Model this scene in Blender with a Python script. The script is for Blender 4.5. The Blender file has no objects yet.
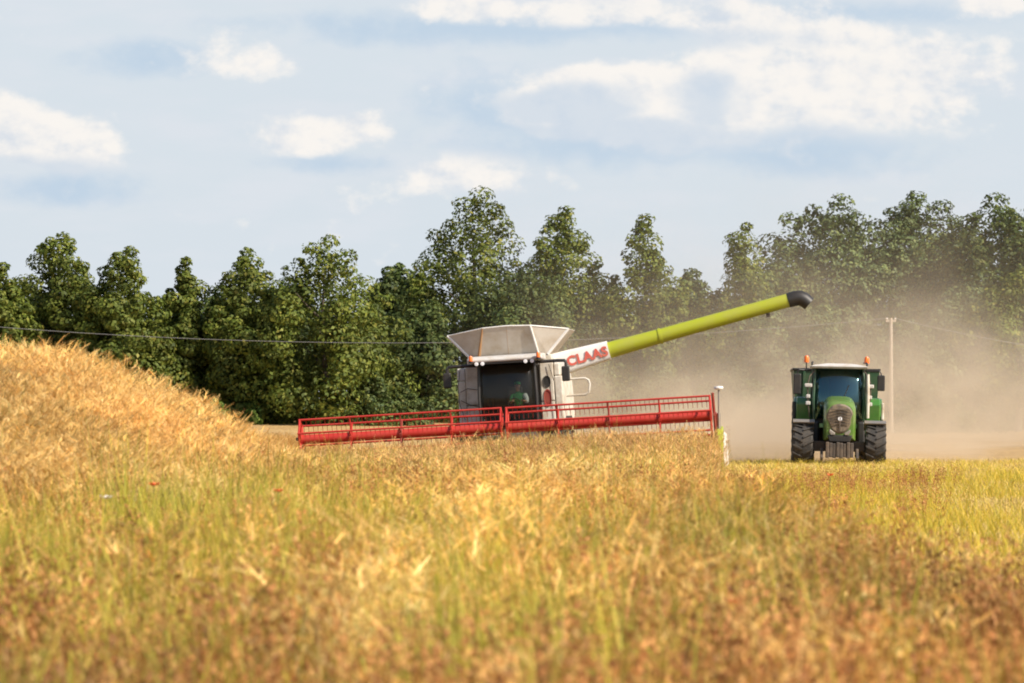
import bpy, math, random
import numpy as np
from mathutils import Vector, Matrix

scene = bpy.context.scene
COL = scene.collection
R = math.radians
random.seed(7)

# ------------------------------------------------------------------ helpers
def lin(r, g, b):
    f = lambda c: (c / 12.92 if c <= .04045 else ((c + .055) / 1.055) ** 2.4)
    return (f(r / 255), f(g / 255), f(b / 255), 1)

class MB:
    """collects shapes into one mesh"""
    def __init__(s):
        s.v, s.f, s.m = [], [], []
        s.cur = 0
    def add(s, vs, fs):
        o = len(s.v)
        s.v += [tuple(p) for p in vs]
        for q in fs:
            s.f.append(tuple(i + o for i in q)); s.m.append(s.cur)
        return s
    def box(s, x0, x1, y0, y1, z0, z1):
        return s.add([(x0,y0,z0),(x1,y0,z0),(x1,y1,z0),(x0,y1,z0),(x0,y0,z1),(x1,y0,z1),(x1,y1,z1),(x0,y1,z1)],
                     [(3,2,1,0),(4,5,6,7),(0,1,5,4),(1,2,6,5),(2,3,7,6),(3,0,4,7)])
    def loft(s, rings, cap=True, closed=True):
        n = len(rings[0]); vs = [p for r in rings for p in r]; fs = []
        for i in range(len(rings) - 1):
            for j in range(n if closed else n - 1):
                k = (j + 1) % n
                fs.append((i*n+j, i*n+k, (i+1)*n+k, (i+1)*n+j))
        if cap:
            fs.append(tuple(range(n - 1, -1, -1)))
            fs.append(tuple((len(rings)-1)*n + j for j in range(n)))
        return s.add(vs, fs)
    def tube(s, path, r, n=8, cap=True):
        path = [Vector(p) for p in path]
        rs = r if isinstance(r, (list, tuple)) else [r] * len(path)
        rings = []; up = None
        for i, p in enumerate(path):
            a = path[max(i-1, 0)]; b = path[min(i+1, len(path)-1)]
            d = (b - a).normalized()
            if up is None:
                up = Vector((0, 0, 1)) if abs(d.z) < .9 else Vector((1, 0, 0))
            u = d.cross(up).normalized(); w = u.cross(d).normalized(); up = w
            rings.append([p + (u*math.cos(2*math.pi*k/n) + w*math.sin(2*math.pi*k/n)) * rs[i] for k in range(n)])
        return s.loft(rings, cap)
    def prism(s, pts, a0, a1, axis='x'):
        def mk(p, a):
            return {'x': (a, p[0], p[1]), 'y': (p[0], a, p[1]), 'z': (p[0], p[1], a)}[axis]
        return s.loft([[mk(p, a0) for p in pts], [mk(p, a1) for p in pts]])
    def lathe(s, prof, c=(0,0,0), n=32, axis='x', full=False):
        rings = []
        for a, r in prof:
            ring = []
            for k in range(n):
                t = 2*math.pi*k/n
                if axis == 'x': ring.append((c[0]+a, c[1]+r*math.cos(t), c[2]+r*math.sin(t)))
                elif axis == 'z': ring.append((c[0]+r*math.cos(t), c[1]+r*math.sin(t), c[2]+a))
                else: ring.append((c[0]+r*math.cos(t), c[1]+a, c[2]+r*math.sin(t)))
            rings.append(ring)
        return s.loft(rings)
    def quad(s, a, b, c, d): return s.add([a, b, c, d], [(0,1,2,3)])
    def build(s, name, mat, parent=None, bevel=0, smooth=False, solid=0, loc=None):
        me = bpy.data.meshes.new(name)
        me.from_pydata(s.v, [], s.f)
        import bmesh
        bm = bmesh.new(); bm.from_mesh(me); bmesh.ops.recalc_face_normals(bm, faces=bm.faces); bm.to_mesh(me); bm.free()
        for m in (mat if isinstance(mat, list) else [mat]): me.materials.append(m)
        if isinstance(mat, list): me.polygons.foreach_set('material_index', s.m)
        o = bpy.data.objects.new(name, me); COL.objects.link(o)
        if parent: o.parent = parent
        if loc: o.location = loc
        if smooth:
            me.polygons.foreach_set('use_smooth', [True]*len(me.polygons))
            try: me.set_sharp_from_angle(angle=R(38))
            except Exception: pass
        if solid:
            md = o.modifiers.new('solid', 'SOLIDIFY'); md.thickness = solid
        if bevel:
            md = o.modifiers.new('bevel', 'BEVEL'); md.width = bevel; md.segments = 2; md.limit_method = 'ANGLE'; md.angle_limit = R(40)
        return o

def tag(o, label=None, cat=None, group=None, kind=None):
    if label: o['label'] = label
    if cat: o['category'] = cat
    if group: o['group'] = group
    if kind: o['kind'] = kind
    return o

def empty(name, loc=(0,0,0), rot=(0,0,0)):
    o = bpy.data.objects.new(name, None); COL.objects.link(o)
    o.location = loc; o.rotation_euler = rot; o.empty_display_size = .3
    return o

# ------------------------------------------------------------------ materials
def mat_new(name):
    m = bpy.data.materials.new(name); m.use_nodes = True
    nt = m.node_tree; nt.nodes.clear()
    return m, nt, nt.nodes, nt.links

def paint(name, col, rough=.45, metal=0, dirt=.35, dirtcol=(.30,.22,.13,1), scale=3.0, coat=0):
    """painted or bare surface under a film of harvest dust"""
    m, nt, N, L = mat_new(name)
    out = N.new('ShaderNodeOutputMaterial'); b = N.new('ShaderNodeBsdfPrincipled')
    tc = N.new('ShaderNodeTexCoord'); nz = N.new('ShaderNodeTexNoise'); nz.inputs['Scale'].default_value = scale
    nz.inputs['Detail'].default_value = 8; nz.inputs['Roughness'].default_value = .65
    L.new(tc.outputs['Object'], nz.inputs['Vector'])
    mr = N.new('ShaderNodeMapRange'); mr.inputs[1].default_value = .42; mr.inputs[2].default_value = .75
    mr.inputs[3].default_value = dirt*.25; mr.inputs[4].default_value = min(1, dirt*1.6)
    L.new(nz.outputs['Fac'], mr.inputs[0])
    mx = N.new('ShaderNodeMix'); mx.data_type = 'RGBA'
    mx.inputs[6].default_value = (*col[:3], 1); mx.inputs[7].default_value = dirtcol
    L.new(mr.outputs[0], mx.inputs[0]); L.new(mx.outputs[2], b.inputs['Base Color'])
    r2 = N.new('ShaderNodeMapRange'); r2.inputs[3].default_value = rough; r2.inputs[4].default_value = .85
    L.new(mr.outputs[0], r2.inputs[0]); L.new(r2.outputs[0], b.inputs['Roughness'])
    b.inputs['Metallic'].default_value = metal
    b.inputs['Coat Weight'].default_value = coat
    L.new(b.outputs[0], out.inputs[0])
    return m

def glass(name, tint=(.5,.6,.6,1), refl=.16, k=1.0, gcol=(.8,.8,.8,1)):
    m, nt, N, L = mat_new(name)
    out = N.new('ShaderNodeOutputMaterial'); t = N.new('ShaderNodeBsdfTransparent'); t.inputs[0].default_value = tint
    g = N.new('ShaderNodeBsdfGlossy'); g.inputs['Roughness'].default_value = .08; g.inputs[0].default_value = gcol
    fr = N.new('ShaderNodeFresnel'); fr.inputs[0].default_value = 1.5
    ad = N.new('ShaderNodeMath'); ad.operation = 'MULTIPLY_ADD'; ad.inputs[1].default_value = k; ad.inputs[2].default_value = refl; L.new(fr.outputs[0], ad.inputs[0])
    d = N.new('ShaderNodeBsdfDiffuse'); d.inputs[0].default_value = (.34,.27,.19,1)
    mx = N.new('ShaderNodeMixShader'); L.new(ad.outputs[0], mx.inputs[0]); L.new(t.outputs[0], mx.inputs[1]); L.new(g.outputs[0], mx.inputs[2])
    m2 = N.new('ShaderNodeMixShader'); m2.inputs[0].default_value = .015
    L.new(mx.outputs[0], m2.inputs[1]); L.new(d.outputs[0], m2.inputs[2]); L.new(m2.outputs[0], out.inputs[0])
    return m

def leafy(name, ramp, trans=.3, tint_attr=None, noise_scale=None, rough=.6):
    """ramp: list of (pos, rgb) read by a random value per leaf or stalk"""
    m, nt, N, L = mat_new(name)
    out = N.new('ShaderNodeOutputMaterial')
    geo = N.new('ShaderNodeNewGeometry'); cr = N.new('ShaderNodeValToRGB')
    els = cr.color_ramp.elements
    els[0].position, els[0].color = ramp[0][0], (*ramp[0][1], 1)
    els[1].position, els[1].color = ramp[-1][0], (*ramp[-1][1], 1)
    for p, c in ramp[1:-1]:
        e = els.new(p); e.color = (*c, 1)
    L.new(geo.outputs['Random Per Island'], cr.inputs[0]); colr = cr.outputs[0]
    if noise_scale:
        tc = N.new('ShaderNodeTexCoord'); nz = N.new('ShaderNodeTexNoise'); nz.inputs['Scale'].default_value = noise_scale; nz.inputs['Detail'].default_value = 3
        L.new(tc.outputs['Object'], nz.inputs['Vector'])
        hs = N.new('ShaderNodeHueSaturation'); mr = N.new('ShaderNodeMapRange')
        mr.inputs[1].default_value = .3; mr.inputs[2].default_value = .7; mr.inputs[3].default_value = .55; mr.inputs[4].default_value = 1.45
        L.new(nz.outputs['Fac'], mr.inputs[0]); L.new(mr.outputs[0], hs.inputs['Value']); L.new(colr, hs.inputs['Color']); colr = hs.outputs[0]
    if tint_attr:
        at = N.new('ShaderNodeAttribute'); at.attribute_type = 'INSTANCER'; at.attribute_name = tint_attr
        mx = N.new('ShaderNodeMix'); mx.data_type = 'RGBA'; mx.blend_type = 'MULTIPLY'; mx.inputs[0].default_value = 1
        L.new(colr, mx.inputs[6]); L.new(at.outputs['Color'], mx.inputs[7]); colr = mx.outputs[2]
    d = N.new('ShaderNodeBsdfPrincipled'); d.inputs['Roughness'].default_value = rough; d.inputs['Specular IOR Level'].default_value = .25
    t = N.new('ShaderNodeBsdfTranslucent')
    L.new(colr, d.inputs['Base Color']); L.new(colr, t.inputs[0])
    ms = N.new('ShaderNodeMixShader'); ms.inputs[0].default_value = trans
    L.new(d.outputs[0], ms.inputs[1]); L.new(t.outputs[0], ms.inputs[2]); L.new(ms.outputs[0], out.inputs[0])
    return m

M = {}
M['cream']  = paint('cream_paint', (.62,.59,.52), .4, dirt=.68, scale=2.2)
M['greypaint'] = paint('grey_panel_paint', (.50,.49,.47), .5, dirt=.4)  # grey panels, and the shade coloured into the left air intake
M['tank']   = paint('grain_tank_sheet', (.50,.46,.40), .5, dirt=.55, scale=1.6, dirtcol=(.33,.25,.16,1))
M['rust']   = paint('dusty_hinge', (.36,.17,.06), .7, dirt=.5)
M['lime']   = paint('lime_paint', (.33,.37,.012), .42, dirt=.22, scale=1.5)
M['red']    = paint('reel_red', (.40,.018,.012), .45, dirt=.14, dirtcol=(.42,.16,.08,1))
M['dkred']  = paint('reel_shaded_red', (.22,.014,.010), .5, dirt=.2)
M['letter'] = paint('red_lettering', (.58,.09,.065), .5, dirt=.25)
M['black']  = paint('black_plastic', (.014,.013,.012), .5, dirt=.035)
M['rubber'] = paint('tyre_rubber', (.018,.017,.016), .75, dirt=.2, dirtcol=(.16,.12,.08,1), scale=5)
M['steel']  = paint('worn_steel', (.30,.28,.26), .4, metal=.6, dirt=.5)
M['dark']   = paint('dark_iron', (.035,.030,.026), .6, dirt=.5, dirtcol=(.20,.14,.09,1))
M['white']  = paint('white_paint', (.74,.73,.70), .4, dirt=.2)
M['green']  = paint('tractor_green', (.04,.155,.018), .28, dirt=.12, coat=.3)
M['dkgreen']= paint('trailer_green', (.012,.060,.024), .4, dirt=.12)
M['lgreen'] = paint('bonnet_green', (.075,.17,.018), .3, dirt=.22, coat=.2)
M['grille'] = paint('grille_mesh', (.06,.054,.046), .6, dirt=.6, scale=4)
M['lamp']   = paint('lamp_lens', (.75,.76,.78), .15, dirt=.1)
M['amber']  = paint('amber_lens', (.80,.16,.02), .25, dirt=.08)
M['rim']    = paint('red_rim', (.5,.48,.42), .5, dirt=.4)
M['fabric'] = paint('seat_fabric', (.04,.04,.045), .9, dirt=.1)
M['glass']  = glass('cab_glass', (.72,.74,.72,1), .0, .45)
M['tglass'] = glass('tinted_windscreen', (.22,.42,.44,1), .10, .9, (.40,.72,.80,1))
M['wood']   = paint('weathered_pole', (.42,.36,.30), .85, dirt=.3, scale=6)
M['concrete']= paint('pale_ceramic', (.6,.56,.5), .6, dirt=.3)
M['wire']   = paint('wire', (.13,.13,.13), .5, dirt=0)
M['bark']   = paint('bark', (.085,.065,.045), .9, dirt=.4, dirtcol=(.13,.11,.08,1), scale=7)
M['palebark']= paint('pale_bark', (.46,.40,.33), .9, dirt=.4, dirtcol=(.2,.17,.13,1), scale=5)
M['skin']   = paint('skin', (.50,.27,.18), .5, dirt=0)
M['shirt']  = paint('green_shirt', (.03,.22,.06), .85, dirt=0)
M['whitecloth'] = paint('white_cloth', (.75,.76,.74), .85, dirt=.05)
M['trouser']= paint('dark_trousers', (.03,.035,.05), .85, dirt=.1)
M['poppy']  = paint('poppy_petal', (.75,.10,.025), .6, dirt=0)
M['daisy']  = paint('white_petal', (.80,.76,.68), .6, dirt=0)
M['stemg']  = paint('green_stem', (.12,.17,.03), .7, dirt=0)

# ------------------------------------------------------------------ terrain
EYE = 1.75
def sstep(a, b, x):
    t = np.clip((x - a) / (b - a), 0, 1); return t*t*(3-2*t)

def vnoise(x, y, s, seed=0):
    x = np.asarray(x, float)/s; y = np.asarray(y, float)/s
    xi = np.floor(x).astype(np.int64); yi = np.floor(y).astype(np.int64); fx = x-xi; fy = y-yi
    fx = fx*fx*(3-2*fx); fy = fy*fy*(3-2*fy)
    def h(a, b):
        n = (a*374761393 + b*668265263 + seed*1442695041) & 0x7fffffff
        n = ((n ^ (n >> 13)) * 1274126177) & 0x7fffffff
        return ((n ^ (n >> 16)) & 0xffff) / 65535.
    return (h(xi,yi)*(1-fx)+h(xi+1,yi)*fx)*(1-fy) + (h(xi,yi+1)*(1-fx)+h(xi+1,yi+1)*fx)*fy

XS  = [-60, -20, -13, -8, 7, 10, 14, 22, 60]
S_M = [-.6, -.85, -1.0, -1.03, -.13, -.10, -.12, -.05, .1]
S_150=[-.35,-.55, -.7, -.75, .05, .10, .12, .14, .25]
S_250=[1.1, 1.15, 1.15, 1.15, .55, .4, .38, .38, .4]
def G(x, y):
    x = np.asarray(x, float); y = np.asarray(y, float)
    a = np.interp(x, XS, S_M); b = np.interp(x, XS, S_150); c = np.interp(x, XS, S_250)
    t1 = sstep(55, 112, y); t2 = np.clip((y-135)/20, 0, 1); t3 = np.clip((y-155)/95, 0, 1)
    z = a*t1*(1-t2) + b*t2*(1-t3) + c*t3*np.where(t2 >= 1, 1, 0)
    # grassy bank on the left
    b_ = np.interp(x, [-30,-16,-9.5,-7.2,-5.8,-4.8,-4.1,-3.1,-1.8], [1.75,1.75,1.72,1.55,1.32,.88,.44,.10,0])
    z = z + b_ * sstep(38, 60, y) * (1 - sstep(63, 84, y))
    z = z + .05*(vnoise(x, y, 4, 3)-.5) * (1-sstep(100,120,y))
    return z
g1 = lambda x, y: float(G(np.array([x]), np.array([y]))[0])

def terrain():
    def axis(parts):
        out = []
        for a, b, n in parts: out += list(np.linspace(a, b, n, endpoint=False))
        return np.array(out + [parts[-1][1]])
    xs = axis([(-2500,-300,8),(-300,-60,16),(-60,60,160),(60,300,16),(300,2500,8)])
    ys = axis([(-300,0,12),(0,180,240),(180,320,50),(320,3500,24)])
    X, Y = np.meshgrid(xs, ys); Z = G(X, Y)
    n, mm = X.shape
    v = np.stack([X, Y, Z], -1).reshape(-1, 3)
    idx = np.arange(n*mm).reshape(n, mm)
    f = np.stack([idx[:-1,:-1], idx[:-1,1:], idx[1:,1:], idx[1:,:-1]], -1).reshape(-1, 4)
    me = bpy.data.meshes.new('ground'); me.from_pydata(v.tolist(), [], f.tolist())
    me.polygons.foreach_set('use_smooth', [True]*len(me.polygons))
    m, nt, N, L = mat_new('stubble_soil')
    out = N.new('ShaderNodeOutputMaterial'); b = N.new('ShaderNodeBsdfPrincipled'); b.inputs['Roughness'].default_value = .95
    b.inputs['Specular IOR Level'].default_value = .1
    tc = N.new('ShaderNodeTexCoord')
    n1 = N.new('ShaderNodeTexNoise'); n1.inputs['Scale'].default_value = .25; n1.inputs['Detail'].default_value = 9; n1.inputs['Roughness'].default_value = .7
    mp = N.new('ShaderNodeMapping'); mp.inputs['Scale'].default_value = (9, .8, 1)
    n2 = N.new('ShaderNodeTexNoise'); n2.inputs['Scale'].default_value = .6; n2.inputs['Detail'].default_value = 6
    L.new(tc.outputs['Object'], n1.inputs['Vector']); L.new(tc.outputs['Object'], mp.inputs[0]); L.new(mp.outputs[0], n2.inputs['Vector'])
    c1 = N.new('ShaderNodeValToRGB'); e = c1.color_ramp.elements
    e[0].position = .3; e[0].color = (.27,.16,.06,1); e[1].position = .7; e[1].color = (.50,.34,.15,1)
    ad = N.new('ShaderNodeMath'); ad.operation = 'ADD'; L.new(n1.outputs['Fac'], ad.inputs[0]); L.new(n2.outputs['Fac'], ad.inputs[1])
    hf = N.new('ShaderNodeMath'); hf.operation = 'MULTIPLY'; hf.inputs[1].default_value = .5; L.new(ad.outputs[0], hf.inputs[0])
    L.new(hf.outputs[0], c1.inputs[0]); L.new(c1.outputs[0], b.inputs['Base Color'])
    bp = N.new('ShaderNodeBump'); bp.inputs['Strength'].default_value = .6; bp.inputs['Distance'].default_value = .1
    L.new(hf.outputs[0], bp.inputs['Height']); L.new(bp.outputs[0], b.inputs['Normal'])
    L.new(b.outputs[0], out.inputs[0]); me.materials.append(m)
    o = bpy.data.objects.new('ground', me); COL.objects.link(o); o['kind'] = 'structure'
terrain()

# ------------------------------------------------------------------ crop and weeds
def ribbon(V, F, p0, p1, w0, w1, ang):
    dx, dy = math.cos(ang), math.sin(ang); o = len(V)
    V += [(p0[0]-dx*w0, p0[1]-dy*w0, p0[2]), (p0[0]+dx*w0, p0[1]+dy*w0, p0[2]), (p1[0]+dx*w1, p1[1]+dy*w1, p1[2]), (p1[0]-dx*w1, p1[1]-dy*w1, p1[2])]
    F.append((o, o+1, o+2, o+3))
def bent(V, F, base, d, h, lean, w, ang, segs=3, curl=1.7, tip=.25):
    pts = []
    for i in range(segs+1):
        t = i/segs
        pts.append((base[0]+d[0]*lean*t**curl, base[1]+d[1]*lean*t**curl, base[2]+h*t))
    o = len(V); dx, dy = math.cos(ang), math.sin(ang)
    for i, p in enumerate(pts):
        ww = w*(1-(1-tip)*(i/segs)); V += [(p[0]-dx*ww, p[1]-dy*ww, p[2]), (p[0]+dx*ww, p[1]+dy*ww, p[2])]
    for i in range(segs): F.append((o+2*i, o+2*i+1, o+2*i+3, o+2*i+2))
    return pts
def clump(name, mat, maker, seed, n, rad):
    rnd = random.Random(seed); V, F = [], []
    for _ in range(n):
        a = rnd.uniform(0, 6.283); r = rad*math.sqrt(rnd.random())
        maker(V, F, rnd, (r*math.cos(a), r*math.sin(a), 0))
    me = bpy.data.meshes.new(name); me.from_pydata(V, [], F); me.materials.append(mat)
    return bpy.data.objects.new(name, me)

def rape(V, F, q, b):           # ripe oilseed rape: branching straw stems hung with slim pods
    h = q.uniform(.78, 1.05); a = q.uniform(0, 6.28); d = (math.cos(a), math.sin(a)); lean = q.uniform(0, .18)
    pts = bent(V, F, b, d, h, lean, .006, q.uniform(0, 3.14), 3)
    for k in range(q.randint(4, 6)):
        t = q.uniform(.42, .95); p = (b[0]+d[0]*lean*t**1.7, b[1]+d[1]*lean*t**1.7, h*t)
        aa = q.uniform(0, 6.28); ln = q.uniform(.16, .34); up = q.uniform(.55, .9)
        e = (p[0]+math.cos(aa)*ln*.55, p[1]+math.sin(aa)*ln*.55, p[2]+ln*up)
        ribbon(V, F, p, e, .004, .003, q.uniform(0, 3.14))
        for j in range(7):
            s = q.uniform(.25, 1); c = tuple(p[i]+(e[i]-p[i])*s for i in range(3))
            pa = q.uniform(0, 6.28); pl = q.uniform(.045, .085)
            ribbon(V, F, c, (c[0]+math.cos(pa)*pl*.8, c[1]+math.sin(pa)*pl*.8, c[2]+pl*q.uniform(.1,.8)), .0045, .003, pa+1.57)
def cereal(V, F, q, b):         # golden grass with a nodding head
    h = q.uniform(.7, 1.1); a = q.uniform(0, 6.28); d = (math.cos(a), math.sin(a)); lean = q.uniform(.0, .16)
    pts = bent(V, F, b, d, h, lean, .0055, q.uniform(0, 3.14), 3)
    p = pts[-1]; ln = q.uniform(.08, .16)
    e = (p[0]+d[0]*ln*.8, p[1]+d[1]*ln*.8, p[2]+ln*q.uniform(.1,1.0))
    for k in range(2): ribbon(V, F, p, e, .009, .004, a+.5+1.57*k)
    for k in range(5):
        pa = q.uniform(0, 6.28); s = q.random(); c = tuple(p[i]+(e[i]-p[i])*s for i in range(3))
        ribbon(V, F, c, (c[0]+math.cos(pa)*.05+d[0]*.06, c[1]+math.sin(pa)*.05+d[1]*.06, c[2]+.05), .003, .002, pa)
    if q.random() < .6:
        aa = q.uniform(0, 6.28); hh = q.uniform(.2,.5)
        bent(V, F, (b[0], b[1], hh*.4), (math.cos(aa), math.sin(aa)), hh, q.uniform(.1,.3), .007, aa+1.57, 2, 1.7, .2)
def blade(V, F, q, b):          # soft green-yellow grass leaf
    a = q.uniform(0, 6.28); bent(V, F, b, (math.cos(a), math.sin(a)), q.uniform(.35,1.0), q.uniform(.05,.4), q.uniform(.005,.011), a+1.57+q.uniform(-.6,.6), 3, 2.0, .12)
def dock(V, F, q, b):           # rusty brown weed spike
    h = q.uniform(.75, 1.1); a = q.uniform(0, 6.28); d = (math.cos(a), math.sin(a)); lean = q.uniform(0, .15)
    bent(V, F, b, d, h, lean, .006, q.uniform(0, 3.14), 3)
    for k in range(34):
        t = q.uniform(.4, 1); pa = q.uniform(0, 6.28); r = .05*(1.15-t)+.01
        c = (b[0]+d[0]*lean*t**1.7+math.cos(pa)*r, b[1]+d[1]*lean*t**1.7+math.sin(pa)*r, h*t)
        ribbon(V, F, c, (c[0]+math.cos(pa)*.012, c[1]+math.sin(pa)*.012, c[2]+q.uniform(.012,.03)), .009, .006, q.uniform(0,3.14))
def stalk(V, F, q, b):          # cut straw stubble
    a = q.uniform(0, 6.28); bent(V, F, b, (math.cos(a), math.sin(a)), q.uniform(.5,1), q.uniform(0,.35), .007, q.uniform(0,3.14), 1, 1, .8)
    if q.random() < .5:
        ribbon(V, F, (b[0],b[1],.03), (b[0]+math.cos(a)*.25, b[1]+math.sin(a)*.25, q.uniform(.05,.35)), .007, .005, a+1.57)

GOLD = leafy('ripe_rape', [(0,(.34,.18,.05)),(.45,(.60,.36,.11)),(.8,(.76,.52,.20)),(1,(.30,.15,.05))], .35, 'tint')
STRAW= leafy('golden_grass', [(0,(.54,.32,.08)),(.5,(.74,.51,.17)),(.85,(.84,.66,.32)),(1,(.44,.36,.09))], .35, 'tint')
GRASS= leafy('field_grass', [(0,(.25,.21,.025)),(.4,(.48,.35,.045)),(.75,(.62,.42,.085)),(1,(.18,.22,.03))], .4, 'tint')
DOCK = leafy('rusty_weed', [(0,(.27,.11,.035)),(.6,(.43,.20,.07)),(1,(.54,.32,.11))], .3, 'tint')
STUB = leafy('cut_straw', [(0,(.50,.36,.12)),(.6,(.68,.52,.22)),(1,(.40,.36,.10))], .3, 'tint')
SP = {
 'ripe_crop':     [clump('ripe_crop_clump', GOLD, rape, 10+i, 9, .36) for i in range(4)],
 'golden_grass':  [clump('golden_grass_clump', STRAW, cereal, 20+i, 22, .34) for i in range(4)],
 'green_grass':   [clump('green_grass_clump', GRASS, blade, 30+i, 42, .32) for i in range(3)],
 'rusty_weeds':   [clump('rusty_weed_clump', DOCK, dock, 40+i, 5, .28) for i in range(3)],
 'field_stubble': [clump('stubble_clump', STUB, stalk, 50+i, 26, .36) for i in range(3)],
}

def scatter(name, label, cat, pts):
    """one object: thousands of clumps set on points with their own turn, height and tint"""
    P = np.array([p[:3] for p in pts]); n = len(P)
    me = bpy.data.meshes.new(name); me.vertices.add(n); me.vertices.foreach_set('co', P.ravel().astype(np.float32))
    def attr(nm, typ, data, key):
        a = me.attributes.new(nm, typ, 'POINT'); a.data.foreach_set(key, np.asarray(data, np.float32 if typ != 'INT' else np.int32).ravel())
    rg = np.random.default_rng(len(name)*31)
    attr('turn', 'FLOAT_VECTOR', np.stack([rg.normal(0,.06,n), rg.normal(0,.06,n), rg.uniform(0,6.283,n)], -1), 'vector')
    hh = np.array([p[3] for p in pts]); ww = np.array([p[4] for p in pts])
    attr('size', 'FLOAT_VECTOR', np.stack([ww, ww, hh], -1), 'vector')
    tint = np.array([p[5] for p in pts]); attr('tint', 'FLOAT_COLOR', np.concatenate([tint, np.ones((n,1))], 1), 'color')
    src = bpy.data.collections.new(name + '_kinds')
    for o in SP[name]: src.objects.link(o)
    ng = bpy.data.node_groups.new(name + '_scatter', 'GeometryNodeTree')
    ng.interface.new_socket('Geometry', in_out='INPUT', socket_type='NodeSocketGeometry')
    ng.interface.new_socket('Geometry', in_out='OUTPUT', socket_type='NodeSocketGeometry')
    N, L = ng.nodes, ng.links
    gi = N.new('NodeGroupInput'); go = N.new('NodeGroupOutput')
    ci = N.new('GeometryNodeCollectionInfo'); ci.inputs['Collection'].default_value = src
    ci.inputs['Separate Children'].default_value = True; ci.inputs['Reset Children'].default_value = True
    iop = N.new('GeometryNodeInstanceOnPoints'); iop.inputs['Pick Instance'].default_value = True
    def na(nm):
        a = N.new('GeometryNodeInputNamedAttribute'); a.data_type = 'FLOAT_VECTOR'; a.inputs[0].default_value = nm
        return a.outputs['Attribute']
    rv = N.new('FunctionNodeRandomValue'); rv.data_type = 'INT'
    rv.inputs['Min'].default_value = 0 if 'Min' in rv.inputs else 0
    for s in rv.inputs:
        if s.type == 'INT' and s.name == 'Min': s.default_value = 0
        if s.type == 'INT' and s.name == 'Max': s.default_value = len(SP[name]) - 1
    L.new(gi.outputs[0], iop.inputs['Points']); L.new(ci.outputs[0], iop.inputs['Instance'])
    L.new([s for s in rv.outputs if s.type == 'INT'][0], iop.inputs['Instance Index'])
    er = N.new('FunctionNodeEulerToRotation'); L.new(na('turn'), er.inputs[0]); L.new(er.outputs[0], iop.inputs['Rotation'])
    L.new(na('size'), iop.inputs['Scale']); L.new(iop.outputs[0], go.inputs[0])
    o = bpy.data.objects.new(name, me); COL.objects.link(o)
    md = o.modifiers.new('scatter', 'NODES'); md.node_group = ng
    tag(o, label, cat, kind='stuff')
    return o

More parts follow.
